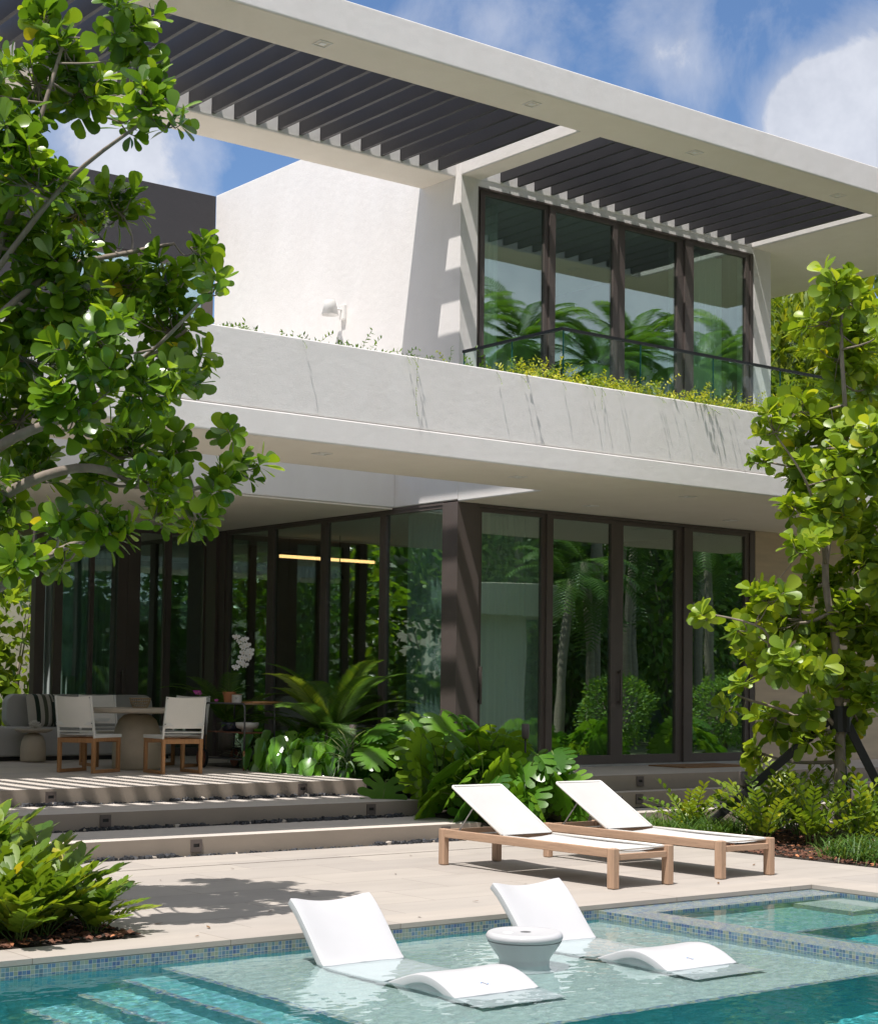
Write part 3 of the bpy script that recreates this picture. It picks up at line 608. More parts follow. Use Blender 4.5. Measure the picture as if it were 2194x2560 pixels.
def chaise(loc, label):
    e = empty('pool_lounger', loc, label, 'pool lounger', 'white moulded loungers on the pool shelf')
    pr = [(.0, -.175), (.12, -.135), (.22, -.085), (.34, -.03), (.46, -.003), (.58, -.012), (.72, -.055), (.86, -.10), (1.0, -.124), (1.12, -.132), (1.24, -.130), (1.36, -.112), (1.43, -.075), (1.50, -.005), (1.60, .105), (1.70, .205), (1.78, .265)]
    # resample smoothly
    P = []
    for i in range(len(pr) - 1):
        p0 = pr[max(i - 1, 0)]; p1 = pr[i]; p2 = pr[i + 1]; p3 = pr[min(i + 2, len(pr) - 1)]
        for k in range(4):
            t = k / 4; P.append(tuple(.5 * ((2 * p1[j]) + (p2[j] - p0[j]) * t + (2 * p0[j] - 5 * p1[j] + 4 * p2[j] - p3[j]) * t * t + (-p0[j] + 3 * p1[j] - 3 * p2[j] + p3[j]) * t ** 3) for j in (0, 1)))
    P.append(pr[-1]); wdt = .575; nu = 12; vs = []; n = len(P)
    for lay in (0, 1):
        for i, (y, z) in enumerate(P):
            a_ = Vector(P[max(i - 1, 0)]); b_ = Vector(P[min(i + 1, n - 1)]); t = (b_ - a_).normalized(); nr = Vector((t.y, -t.x))   # downwards
            fy = y / 1.78; th = .05 if .1 < fy < .95 else .035
            th = .02 + (.035 * min(1, fy * 6)) if fy < .2 else .055
            for k in range(nu + 1):
                u = k / nu; dip = (.006 + .034 * max(0, (fy - .72) / .28) ** 1.5) * math.sin(math.pi * u); rd = .006 * (1 if k in (0, nu) else 0)
                q = Vector((y, z)) + nr * (lay * th) ; vs.append((wdt * u, q.x + (dip * .6 if fy > .8 else 0), q.y - dip - (rd if lay == 0 else 0)))
    q = n * (nu + 1); fs = []; r = nu + 1
    for i in range(n - 1):
        for k in range(nu): a_ = i * r + k; fs.append((a_, a_ + 1, a_ + r + 1, a_ + r)); fs.append((q + a_, q + a_ + r, q + a_ + r + 1, q + a_ + 1))
        fs.append((i * r, (i + 1) * r, q + (i + 1) * r, q + i * r)); fs.append((i * r + nu, q + i * r + nu, q + (i + 1) * r + nu, (i + 1) * r + nu))
    for k in range(nu): fs.append((k, q + k, q + k + 1, k + 1)); a_ = (n - 1) * r + k; fs.append((a_, a_ + 1, q + a_ + 1, q + a_))
    m = MB(); m.add(vs, fs); o = m.build('shell', L['resin'], e, smooth=True, bevel=.008, seg=3); RECV.append(o)
    # stiffening skirt under the hump, closing its side
    m = MB(); sk = [(y, z) for y, z in P if .16 < y < .96]
    for x0, x1 in ((.012, .03), (wdt - .03, wdt - .012)):
        v = [];
        for y, z in sk: v += [(x0, y, z - .05), (x1, y, z - .05), (x0, y, min(z - .051, -.13 - .10 * abs((y - .55) / .4))), (x1, y, min(z - .051, -.13 - .10 * abs((y - .55) / .4)))]
        f = []
        for i in range(len(sk) - 1):
            a_ = i * 4; f += [(a_, a_ + 2, a_ + 6, a_ + 4), (a_ + 1, a_ + 5, a_ + 7, a_ + 3), (a_ + 2, a_ + 3, a_ + 7, a_ + 6)]
        m.add(v, f)
    o = m.build('side_skirt', L['resin'], e, smooth=True); RECV.append(o)
    m = MB(); z = .005
    def hz(y):
        for i in range(n - 1):
            if P[i][0] <= y <= P[i + 1][0]:
                t = (y - P[i][0]) / (P[i + 1][0] - P[i][0]); return P[i][1] * (1 - t) + P[i + 1][1] * t
        return 0
    pts = [(.235 + .006 * k, .30 + .010 * math.sin(k / 8 * 2 * math.pi)) for k in range(9)]; vs = []
    for x, y in pts:
        wv = .003 * math.sin(math.pi * (x - .235) / .048) + .0008
        for s_ in (-1, 1): vs.append((x, y + s_ * wv, hz(y) + .0025 - .006 * math.sin(math.pi * x / wdt)))
    m.add(vs, [(2 * i, 2 * i + 2, 2 * i + 3, 2 * i + 1) for i in range(8)]); m.build('maker_mark', L['logo'], e)
    return e
a = chaise((5.51, 6.65, 0), 'white wavy pool lounger left of the round white table, nearer the pool steps')
b = copy_tree(a); b.location = (7.03, 6.62, 0); b['label'] = 'white wavy pool lounger on the shelf beside the mosaic spa wall'
t = empty('pool_table', (6.54, 7.52, -.28), 'round white waisted side table standing in the shallow water between the pool loungers', 'pool table')
m = MB(); m.lathe([(.0, 0), (.19, 0), (.195, .012), (.19, .024), (.155, .03), (.148, .05), (.146, .21), (.152, .225), (.185, .27), (.212, .31), (.216, .32)], 48, cap=False)
o = m.build('pedestal', L['resin'], t, smooth=True); RECV.append(o)
m = MB(); m.lathe([(.0, .322), (.20, .318), (.216, .324), (.224, .338), (.224, .352), (.216, .366), (.205, .372), (.19, .370), (0, .369)], 56, cap=False); o = m.build('table_top', L['resin'], t, smooth=True)
m = MB(); m.lathe([(0, .3706), (.03, .3706), (.032, .3695)], 24, (.0, -.01, 0), cap=False); m.build('cup_hole', L['steel'], t)
m = MB(); m.lathe([(0, .3712), (.028, .3712), (.03, .3695)], 24, (-.10, .03, 0), cap=False); m.build('plug_cap', L['ceramic'], t)
o = MB().lathe([(0, 0), (.03, .0), (.034, .004), (0, .006)], 16, cap=False).build('skimmer_disc', L['resin'], smooth=True, loc=(6.2, 8.35, WZ - .001)); tag(o, 'small clear floating disc by the tiled pool wall behind the pool lounger', 'pool float')

def dchair():
    e = empty('dining_chair', (0, 0, .48), cat='dining chair', group='teak and cream sling chairs round the dining table')
    hw, hd = .25, .27
    for x in (-hw, hw):
        s = 1 if x < 0 else -1
        m = MB(); xx = sorted((x, x + s * .038))
        m.box(*xx, -hd, -hd + .045, .04, .40); m.build('leg', L['teak2'], e, bevel=.004)
        m = MB(); m.box(*xx, hd - .045, hd, .04, .40); m.build('leg', L['teak2'], e, bevel=.004)
        m = MB(); m.box(*xx, -hd, hd, 0.002, .04); m.build('floor_bar', L['teak2'], e, bevel=.004)
        m = MB(); m.box(*xx, -hd + .046, hd - .046, .36, .40); m.build('seat_rail', L['teak2'], e, bevel=.004)
    m = MB(); m.box(-hw + .039, hw - .039, -hd + .004, -hd + .034, .345, .398); m.box(-hw + .039, hw - .039, hd - .034, hd - .004, .345, .398); m.build('cross_rail', L['teak2'], e, bevel=.004)
    m = MB(); n = 8; vs = []
    for off in (0, -.004):
        for i in range(n + 1):
            for k in range(7): u = k / 6; v = i / n; vs.append((-hw + .01 + (2 * hw - .02) * u, -hd + .02 + (2 * hd - .01) * v, .435 - .02 * math.sin(math.pi * u) * math.sin(math.pi * min(1, v * 1.1)) + off))
    q = (n + 1) * 7; fs = []
    for i in range(n):
        for k in range(6): a_ = i * 7 + k; fs += [(a_, a_ + 1, a_ + 8, a_ + 7), (q + a_, q + a_ + 7, q + a_ + 8, q + a_ + 1)]
    m.add(vs, fs); m.build('seat', L['sling2'], e, smooth=True)
    m = MB()
    for x in (-hw + .008, hw - .008):
        m.box(x - .011, x + .011, -hd + .01, hd + .012, .402, .440)
    m.box(-hw + .02, hw - .02, hd - .01, hd + .011, .402, .438); m.build('seat_frame', L['frame_white'], e, bevel=.003)
    m = MB(); tl = .09
    for x in (-hw + .008, hw - .008): m.bar((x, -hd + .02, .40), (x * .97, -hd - tl + .02, .88), .022, .03, (0, 1, 0))
    m.bar((-hw + .02, -hd - .003 + .002, .475), (hw - .02, -hd - .003 + .002, .475), .012, .012); m.build('back_frame', L['frame_white'], e, bevel=.003)
    m = MB(); vs = []
    for off in (0, .004):
        for i in range(9):
            v = i / 8
            for k in range(9): u = k / 8; vs.append((-hw + .012 + (2 * hw - .024) * u, -hd + .012 - tl * (.28 + .72 * v) + off - .03 * math.sin(math.pi * u) * (1 - .3 * v), .52 + .36 * v - .012 * math.sin(math.pi * u) * (1 if i == 8 else 0)))
    fs = []
    for i in range(8):
        for k in range(8): a_ = i * 9 + k; fs += [(a_, a_ + 1, a_ + 10, a_ + 9), (81 + a_, 81 + a_ + 9, 81 + a_ + 10, 81 + a_ + 1)]
    m.add(vs, fs); m.build('backrest', L['sling2'], e, smooth=True)
    m = MB(); m.box(-hw + .004, hw - .004, -hd - .036, -hd - .032, .545, .585); m.build('back_strap', L['frame_white'], e)
    m = MB()
    for x in (-hw + .008, hw - .008):
        for zz, yy in ((.57, -.30), (.86, -.357)): m.lathe([(0, 0), (.006, 0), (.006, .006), (0, .006)], 8, cap=False) if False else m.box(x - .005, x + .005, yy - .018, yy - .010, zz - .005, zz + .005)
    m.build('screw', L['steel'], e)
    return e
ch = dchair(); CH = [((8.93, 17.93), -61, 'teak and cream sling dining chair at the near left of the round table'),
                     ((9.70, 17.35), -5, 'teak and cream sling dining chair at the near right, next to the bar trolley'),
                     ((9.80, 19.2), 176, 'cream sling dining chair behind the round table on the left, in front of the sofa'),
                     ((10.55, 18.75), 118, 'cream sling dining chair behind the round table on the right, next to the fern fronds')]
for i, ((x, y), rz, lb) in enumerate(CH):
    q = ch if i == 0 else copy_tree(ch); q.location = (x, y, .48); q.rotation_euler = (0, 0, R(rz)); q['label'] = lb
t = empty('dining_table', (9.74, 18.3, .48), 'round sand-coloured dining table on a thick domed pedestal', 'dining table')
m = MB(); m.lathe([(0, 0), (.27, 0), (.29, .03), (.292, .2), (.285, .38), (.262, .5), (.225, .59), (.16, .65), (.08, .672), (0, .674)], 48, cap=False); m.build('pedestal', L['concrete'], t, smooth=True)
m = MB(); m.lathe([(0, .676), (.60, .676), (.645, .69), (.65, .71), (.65, .728), (.645, .735), (0, .735)], 72, cap=False); m.build('table_top', L['concrete2'], t, smooth=False)
t = empty('side_table', (9.42, 20.5, .48), 'small mushroom-shaped concrete side table in front of the grey sofa', 'side table')
m = MB(); m.lathe([(0, .01), (.15, .01), (.162, .03), (.163, .18), (.15, .27), (.115, .34), (.06, .375), (0, .38)], 36, cap=False); m.build('pedestal', L['concrete'], t, smooth=True)
m = MB(); m.lathe([(0, .38), (.16, .38), (.225, .40), (.245, .418), (.24, .426), (.2, .42), (0, .418)], 48, cap=False); m.build('table_top', L['concrete2'], t, smooth=True)
# basket
m = MB(); rn = random.Random(4)
bk = empty('basket', (9.76, 18.28, 1.215), 'small openwork rattan bowl in the middle of the dining table', 'basket')
for k in range(26):
    a_ = 2 * math.pi * k / 26; r0, r1 = .082, .125
    m.tube([(r0 * math.cos(a_), r0 * math.sin(a_), .004), (.108 * math.cos(a_), .108 * math.sin(a_), .05), (r1 * math.cos(a_), r1 * math.sin(a_), .115)], .0045, 5)
m.build('stake', L['wicker'], bk).name = 'wicker_wall'
for zz, rr in ((.006, .084), (.045, .106), (.075, .114), (.112, .125)):
    m = MB(); m.tube([(rr * math.cos(x / 30 * 2 * math.pi), rr * math.sin(x / 30 * 2 * math.pi), zz + .003 * (x % 2)) for x in range(31)], .0075 if zz != .045 else .005, 6); m.build('woven_ring', L['wicker'], bk)
m = MB(); m.lathe([(0, .003), (.084, .003)], 24, cap=False); m.build('basket_base', L['wicker'], bk)
# sofa
t = empty('outdoor_sofa', (10.2, 21.1, .48), 'long low grey upholstered sofa with rounded ends against the rear terrace doors', 'sofa')
m = MB(); m.box(-2.2, 1.40, -.22, .24, 0.0, .055); m.build('plinth', L['black'], t)
def rbox(m, x0, x1, y0, y1, z0, z1, rad, n=8):
    pts = []
    for cx_, cy_, a0 in ((x1 - rad, y1 - rad, 0), (x0 + rad, y1 - rad, 90), (x0 + rad, y0 + rad, 180), (x1 - rad, y0 + rad, 270)):
        for k in range(n + 1): a_ = R(a0 + 90 * k / n); pts.append((cx_ + rad * math.cos(a_), cy_ + rad * math.sin(a_)))
    k = len(pts); m.add([(*p, z0) for p in pts] + [(*p, z1) for p in pts], [tuple(range(k))[::-1], tuple(range(k, 2 * k))] + [(i, (i + 1) % k, k + (i + 1) % k, k + i) for i in range(k)])
m = MB(); rbox(m, -2.2, 1.5, -.27, .27, .056, .44, .2); m.build('seat', L['sofa'], t, smooth=False, bevel=.03, seg=4)
m = MB(); m.M = Matrix.Translation((0, .20, .42)) @ Matrix.Rotation(R(90), 4, 'X'); rbox(m, -.82, 1.35, 0, .45, -.13, .04, .14); m.build('backrest', L['sofa'], t, bevel=.02, seg=3)
def pillow(name, loc, w, h, th, mats, rot, label, stripes=None):
    m = MB(); n = 16; vs = []
    for s_ in (1, -1):
        for j in range(n + 1):
            for i in range(n + 1):
                u = i / n * 2 - 1; v = j / n * 2 - 1; k = max(0, (1 - u * u) * (1 - v * v)) ** .45; pin = 1 - .07 * (1 - abs(u * v))
                vs.append((u * w / 2 * (1 - .05 * (1 - u * u) * abs(v)), s_ * th / 2 * k, v * h / 2 * (1 - .05 * (1 - v * v) * abs(u)) + h / 2))
    r = n + 1
    for s_ in (0, 1):
        for j in range(n):
            for i in range(n):
                a_ = s_ * r * r + j * r + i; m.mi = stripes(i, j) if stripes else 0
                b_ = len(m.v); m.f.append((a_, a_ + 1, a_ + r + 1, a_ + r) if s_ else (a_, a_ + r, a_ + r + 1, a_ + 1)); m.m.append(m.mi); m.c.append(.5)
    m.v = vs; o = m.build(name, mats, smooth=True, loc=loc); o.rotation_euler = rot; return tag(o, label, 'cushion', 'cushions on the grey sofa')
pillow('cushion', (9.80, 20.98, .925), .48, .44, .16, [L['cushion'], L['olive'], L['green_fab']], (R(-14), 0, R(8)), 'cream cushion with dark green and olive vertical stripes leaning on the sofa back', lambda i, j: 2 if i in (3, 4, 13) else (1 if i in (7, 8, 11) else 0))
pillow('cushion', (10.06, 20.83, .925), .38, .34, .14, [L['green_fab'], L['cushion']], (R(-16), 0, R(-6)), 'dark green cushion with pale curved lines, partly behind the near dining chair', lambda i, j: 1 if (j in (4, 11) and 2 < i < 14) or (i in (3,) and 11 < j < 15) else 0)
m = MB(); rn = random.Random(9)
for k in range(70):
    a_ = rn.uniform(0, 6.28); el = rn.uniform(.2, 1.5); p = Vector((0, 0, .01)); pts = [p.copy()]; d_ = Vector((math.cos(a_) * math.cos(el), math.sin(a_) * math.cos(el), math.sin(el)))
    for q in range(4): d_ = (d_ + Vector((rn.uniform(-.5, .5), rn.uniform(-.5, .5), rn.uniform(-.2, .5)))).normalized(); p = p + d_ * .027; pts.append(p.copy())
    m.tube(pts, [.005, .0045, .004, .004, .005], 5)
tag(m.build('coral_ornament', L['coral'], smooth=True, loc=(9.42, 20.47, .905)), 'branching white coral ornament on the small side table', 'ornament')
# bar trolley
t = empty('bar_trolley', (10.70, 17.42, .48), 'dark tubular two-shelf garden trolley with round red-brown wheels and wooden handle', 'trolley')
Wc, Lc = .42, .93; hw_ = .12
for x in (0, Wc):
    m = MB(); m.tube([(x, 0, .24), (x, 0, .75), (x, .02, .785), (x, .05, .8), (x, Lc - .05, .8), (x, Lc - .02, .785), (x, Lc, .75), (x, Lc, .14)], .0115, 10); m.build('side_frame', L['steel'], t, smooth=True)
    m = MB(); m.tube([(x, 0, .002), (x, 0, .24)], [.011, .0145], 10); m.build('wooden_foot', L['teak2'], t, smooth=True)
    m = MB(); m.M = Matrix.Translation((x - .03 if x == 0 else x + .03, Lc, hw_)) @ Matrix.Rotation(R(90), 4, 'Y'); m.lathe([(0, -.02), (hw_ - .004, -.02), (hw_, -.015), (hw_, .015), (hw_ - .004, .02), (0, .02)], 40, cap=False); wh = m.build('wheel', L['black'], t)
    m = MB(); m.M = Matrix.Translation((x - .03 if x == 0 else x + .03, Lc, hw_)) @ Matrix.Rotation(R(90), 4, 'Y'); m.lathe([(0, -.0225), (hw_ - .012, -.0225), (hw_ - .01, -.0205)], 40, cap=False); m.lathe([(0, .0225), (hw_ - .012, .0225), (hw_ - .01, .0205)], 40, cap=False); m.build('wheel_face', L['cork'], wh)
    m = MB(); m.tube([(x, Lc, .13), (x, .1, .13), (x, .02, .15), (x, 0, .2)], .010, 8); m.build('lower_bar', L['alu'] if False else L['steel'], t, smooth=True)
m = MB(); m.tube([(-.05, Lc, hw_), (Wc + .05, Lc, hw_)], .009, 8); m.build('axle', L['steel'], t)
for z in (.455, .802): m = MB(); m.box(.012, Wc - .012, .04, Lc - .04, z - .012, z); m.build('shelf', L['teakx'] if z > .6 else L['cork'], t, bevel=.003)
m = MB(); m.tube([(.02, .1, .815), (.02, -.16, .82)], .011, 8); m.tube([(Wc - .02, .1, .815), (Wc - .02, -.16, .82)], .011, 8); m.tube([(.0, -.16, .82), (Wc, -.16, .82)], .014, 8); m.build('handle', L['teak2'], t, smooth=True)
o = MB().lathe([(0, 0), (.045, 0), (.06, .005), (.072, .095), (.08, .097), (.084, .135), (.075, .136), (.070, .11), (0, .11)], 36, cap=False).build('flower_pot', L['terracotta'], smooth=False, loc=(10.93, 18.17, 1.283)); tag(o, 'terracotta pot holding the white orchid on the trolley top', 'flower pot')
cu = empty('candle_jar', (10.92, 17.97, 1.283), 'white ceramic candle jar with small black print standing before the terracotta pot', 'candle jar')
MB().lathe([(0, 0), (.055, 0), (.06, .006), (.062, .098), (.058, .10), (0, .10)], 36, cap=False).build('jar', L['ceramic'], cu, smooth=False)
MB().lathe([(0, .1005), (.062, .1005), (.063, .108), (0, .110)], 36, cap=False).build('lid', L['teak2'], cu)
for i, (t_, zz, s_) in enumerate((('la playa', .062, .017), ('candle', .046, .011))):
    pass
m = MB()
for r_, (zz, a0, a1) in enumerate(((.066, 215, 250), (.055, 222, 246), (.046, 218, 240))):
    for k in range(8):
        if (k * 7 + r_ * 3) % 4 == 0: continue
        a_ = R(a0 + (a1 - a0) * k / 8); b_ = R(a0 + (a1 - a0) * (k + .6) / 8); r0 = .0617
        m.add([(r0 * math.cos(a_), r0 * math.sin(a_), zz), (r0 * math.cos(b_), r0 * math.sin(b_), zz), (r0 * math.cos(b_), r0 * math.sin(b_), zz + .006), (r0 * math.cos(a_), r0 * math.sin(a_), zz + .006)], [(0, 1, 2, 3)])
m.build('printed_text', L['ink'], cu)
o = MB().lathe([(0, 0), (.07, 0), (.072, .03), (.12, .045), (.14, .08), (.142, .115), (.136, .115), (.13, .085), (.08, .055), (0, .05)], 44, cap=False).build('bowl', L['ceramic'], smooth=True, loc=(10.92, 17.72, .936)); tag(o, 'white footed ceramic bowl on the lower trolley shelf', 'bowl')
o = MB().lathe([(0, 0), (.10, 0), (.115, .02), (.118, .10), (.11, .11), (.1, .1), (0, .095)], 40, cap=False).build('flower_pot', L['darkpot'], smooth=True, loc=(10.92, 18.10, .936)); tag(o, 'dark marbled pot on the lower trolley shelf behind the white bowl', 'flower pot')

# ================================================================== PLANTS
def leaf(m, p, d, nrm, ln, wd, prof, curl=.15, fold=.12, rows=None):
    d = d.normalized(); s = d.cross(nrm)
    if s.length < 1e-3: s = d.orthogonal()
    s.normalize(); n = s.cross(d).normalized(); vs = []
    for t, w_ in prof:
        c = p + d * (ln * t) - n * (curl * ln * t * t)
        h = fold * w_ * wd
        vs += [c + s * (wd * w_) + n * h, c, c - s * (wd * w_) + n * h]
    k = len(prof); fs = []
    for i in range(k - 1):
        a_ = 3 * i; fs += [(a_, a_ + 1, a_ + 4, a_ + 3), (a_ + 1, a_ + 2, a_ + 5, a_ + 4)]
    m.add(vs, fs)
OBOV = [(0, .04), (.12, .12), (.35, .30), (.6, .46), (.8, .48), (.93, .36), (1, .12)]
OBL = [(0, .05), (.2, .3), (.5, .5), (.8, .42), (1, .05)]
LANC = [(0, .1), (.3, .5), (.65, .38), (1, .02)]
GA = 2.39996
def tint(rn, yellow=.012):
    return 1.0 if rn.random() < yellow else min(.9, max(0, rn.gauss(.47, .22)))
def rosette(m, c, ax, n, ln, rn, prof=OBOV, wd=.62, yellow=.012, spread=(25, 95)):
    ax = ax.normalized(); u = ax.orthogonal().normalized(); v = ax.cross(u); a0 = rn.uniform(0, 6.28)
    base = rn.gauss(0, .12)
    for i in range(n):
        a_ = a0 + i * GA + rn.uniform(-.2, .2); tl = R(spread[0] + (spread[1] - spread[0]) * (i + rn.random()) / n)
        d_ = ax * math.cos(tl) + (u * math.cos(a_) + v * math.sin(a_)) * math.sin(tl)
        nr = ax * math.sin(tl) - (u * math.cos(a_) + v * math.sin(a_)) * math.cos(tl)
        nr = (nr + Vector((rn.uniform(-.4, .4), rn.uniform(-.4, .4), rn.uniform(-.4, .4)))).normalized()
        l_ = ln * rn.uniform(.55, 1.18); m.col = min(1, max(0, tint(rn, yellow) + base))
        if m.col > .93: m.col = 1.0 if rn.random() < .15 else .8
        leaf(m, c + d_ * .012 - ax * (.012 * i * .5), d_, nr, l_, l_ * wd * rn.uniform(.85, 1.1), prof, rn.uniform(-.02, .28), rn.uniform(.0, .3))
def smooth_path(pts, k=5):
    out = []
    pts = [Vector(p) for p in pts]
    for i in range(len(pts) - 1):
        p0 = pts[max(i - 1, 0)]; p1 = pts[i]; p2 = pts[i + 1]; p3 = pts[min(i + 2, len(pts) - 1)]
        for q in range(k):
            t = q / k; out.append(.5 * ((2 * p1) + (p2 - p0) * t + (2 * p0 - 5 * p1 + 4 * p2 - p3) * t * t + (-p0 + 3 * p1 - 3 * p2 + p3) * t ** 3))
    out.append(pts[-1]); return out
def tree(name, label, base, limbs, clumps, lm, leafln, dens, sd, cat='tree', wd=.62, per=(7, 11), yellow=.012):
    rn = random.Random(sd); root = empty(name, base, label, cat); bs = Vector(base)
    tk = MB(); nodes = []
    for pts, r0, r1 in limbs:
        sp_ = smooth_path(pts); n = len(sp_); tk.tube(sp_, [r0 + (r1 - r0) * (i / (n - 1)) for i in range(n)], 8)
        nodes += [(q, r0 + (r1 - r0) * (i / (n - 1))) for i, q in enumerate(sp_)]
    cr = MB()
    for x, y, z, r in clumps:
        c = Vector((x, y, z)); nd, nr_ = min(nodes, key=lambda q: (q[0] - c).length + (0.25 if q[0].z > c.z + .1 else 0))
        mid = (nd + c) / 2 + Vector((rn.uniform(-.08, .08), rn.uniform(-.08, .08), -.05)); ss = smooth_path([nd, mid, c], 3)
        tk.tube(ss, [max(.006, min(nr_ * .6, .022)) * (1 - .5 * i / (len(ss) - 1)) for i in range(len(ss))], 6)
        k = max(3, int(r * r * dens)); out = (c - nd); out = out.normalized() if out.length > .01 else Vector((0, 0, 1))
        for _ in range(k):
            q = Vector((rn.gauss(0, 1), rn.gauss(0, 1), rn.gauss(0, 1))).normalized() * r * rn.random() ** .45
            q.z *= .85; p = c + q; ax = (q.normalized() * .7 + Vector((0, 0, .55)) + out * .3 + Vector((rn.uniform(-.3, .3),) * 3))
            s0 = c - out * r * .4; mid = (s0 + p) / 2 + Vector((0, 0, -.03)); tk.tube([s0, mid, p], [.006, .005, .0035], 4, cap=False)
            rosette(cr, p, ax, rn.randint(*per), leafln * rn.uniform(.85, 1.12), rn, wd=wd, yellow=yellow)
    W(tk.build('trunk', L['bark'], smooth=True), root); W(cr.build('crown', lm, smooth=True), root)
    return root
CL = [(4.67, 9.15, 5.53, 0.21), (4.67, 9.82, 5.51, 0.19), (4.91, 9.27, 5.4, 0.17), (4.5, 10.1, 5.35, 0.25), (4.82, 9.9, 5.31, 0.22), (4.68, 8.82, 4.95, 0.17), (4.76, 8.66, 4.78, 0.1), (5.17, 10.09, 5.24, 0.13), (4.2, 9.62, 4.84, 0.24), (4.24, 9.55, 4.59, 0.27), (5.05, 10.56, 4.75, 0.24), (4.37, 9.98, 4.31, 0.28), (5.17, 10.13, 4.68, 0.2), (4.61, 9.82, 4.19, 0.28), (5.43, 9.52, 4.32, 0.13), (5.13, 8.73, 3.91, 0.1), (5.31, 9.62, 4.14, 0.18), (5.24, 10.18, 4.13, 0.27), (4.68, 9.89, 3.89, 0.31), (4.58, 10.43, 3.97, 0.29), (5.3, 9.73, 3.83, 0.26), (4.51, 9.05, 3.49, 0.29), (4.69, 10.41, 3.62, 0.29), (5.36, 9.53, 3.58, 0.17), (4.94, 9.24, 3.3, 0.24), (4.41, 9.09, 3.13, 0.26), (4.73, 10.63, 3.26, 0.26), (5.35, 9.29, 3.42, 0.09), (5.19, 9.97, 3.07, 0.24), (5.56, 10.03, 3.11, 0.17), (5.73, 9.53, 3.19, 0.1), (5.99, 9.79, 2.98, 0.14), (5.38, 9.14, 2.75, 0.15), (5.64, 9.83, 2.6, 0.15), (5.09, 9.48, 2.76, 0.17), (5.19, 10.45, 2.92, 0.2), (4.86, 10.59, 2.9, 0.2), (4.4, 9.29, 2.39, 0.16), (4.66, 9.17, 2.43, 0.18), (4.33, 9.62, 2.22, 0.15), (5.08, 10.64, 2.33, 0.14), (4.36, 10.05, 2.53, 0.19), (5.32, 9.7, 2.62, 0.14), (4.0, 9.84, 5.23, 0.27), (4.14, 10.22, 4.57, 0.34), (4.08, 10.08, 3.59, 0.37), (4.15, 10.02, 2.66, 0.28), (4.54, 9.99, 5.79, 0.16)]
limbsL = [([(3.75, 10.2, 0), (3.78, 10.15, .8), (3.85, 10.1, 1.5)], .085, .07),
          ([(3.85, 10.1, 1.5), (4.1, 10.05, 1.9), (4.36, 10.0, 2.1), (4.6, 9.85, 2.3), (4.9, 9.8, 2.45)], .045, .014),
          ([(3.85, 10.1, 1.5), (4.05, 10.05, 2.25), (4.33, 10.0, 2.65), (4.72, 9.75, 2.85), (5.2, 9.8, 2.82), (5.62, 9.85, 2.8), (5.9, 9.8, 2.95)], .05, .01),
          ([(3.85, 10.1, 1.5), (4.0, 10.0, 2.6), (4.32, 9.98, 2.98), (4.7, 9.75, 3.2), (5.1, 9.8, 3.5), (5.4, 9.6, 3.8)], .05, .012),
          ([(3.85, 10.1, 1.5), (3.95, 10.1, 3.0), (4.2, 9.95, 4.0), (4.45, 9.85, 5.0), (4.6, 9.8, 5.6)], .036, .010),
          ([(4.2, 9.95, 4.0), (4.45, 9.4, 4.55), (4.7, 8.85, 4.85)], .022, .008), ([(4.72, 9.75, 3.2), (4.95, 9.2, 3.55), (5.1, 8.8, 3.85)], .018, .007),
          ([(4.1, 10.0, 3.6), (4.6, 9.9, 4.1), (5.1, 9.8, 4.3), (5.3, 9.6, 4.35)], .025, .01)]
tree('pitch_apple_tree', 'tall tree with thick rounded glossy green leaves filling the left side by the planting bed', (3.75, 10.2, 0), limbsL, CL, L['lf_pitch'], .138, 290, 11)
CR = [(13.6, 10.93, 5.68, 0.19), (14.16, 11.19, 5.56, 0.28), (13.61, 11.16, 5.29, 0.23), (14.29, 11.17, 5.13, 0.26), (14.0, 11.25, 4.92, 0.26), (14.5, 11.17, 4.74, 0.21), (13.41, 11.35, 4.38, 0.23), (12.6, 10.91, 4.08, 0.18), (13.4, 11.8, 3.91, 0.14), (13.86, 11.66, 4.1, 0.21), (14.05, 11.36, 4.29, 0.31), (13.84, 10.81, 4.16, 0.3), (13.66, 11.3, 3.73, 0.3), (13.29, 10.51, 3.63, 0.34), (14.32, 11.07, 3.3, 0.31), (13.33, 11.28, 3.4, 0.18), (13.26, 10.72, 3.16, 0.29), (12.77, 10.65, 2.88, 0.18), (14.29, 11.17, 2.85, 0.31), (14.16, 11.58, 2.68, 0.25), (12.58, 10.89, 2.43, 0.21), (13.68, 11.58, 2.22, 0.31), (12.89, 11.35, 2.28, 0.19), (12.14, 11.38, 2.23, 0.12), (12.59, 11.34, 2.1, 0.11), (14.04, 11.23, 2.22, 0.36), (14.46, 11.14, 2.03, 0.26), (12.77, 10.69, 1.79, 0.28), (13.21, 11.57, 1.85, 0.23), (12.35, 11.03, 1.59, 0.1), (13.96, 11.23, 1.66, 0.3), (12.64, 11.45, 1.34, 0.1), (13.67, 11.83, 1.24, 0.2), (13.97, 11.82, 1.09, 0.19), (13.97, 10.77, 1.51, 0.2), (13.76, 12.05, 0.85, 0.14), (13.22, 10.94, 1.33, 0.16), (13.47, 10.06, 3.89, 0.43), (14.3, 10.62, 2.77, 0.45), (13.35, 9.97, 5.06, 0.28), (14.6, 11.1, 3.7, .28), (14.5, 10.95, 1.7, .24), (14.65, 11.1, 4.4, .25), (14.5, 11.4, 1.2, .2), (14.6, 11.2, 2.3, .28), (14.4, 11.5, .9, .16), (13.7, 11.3, 1.05, .16)]
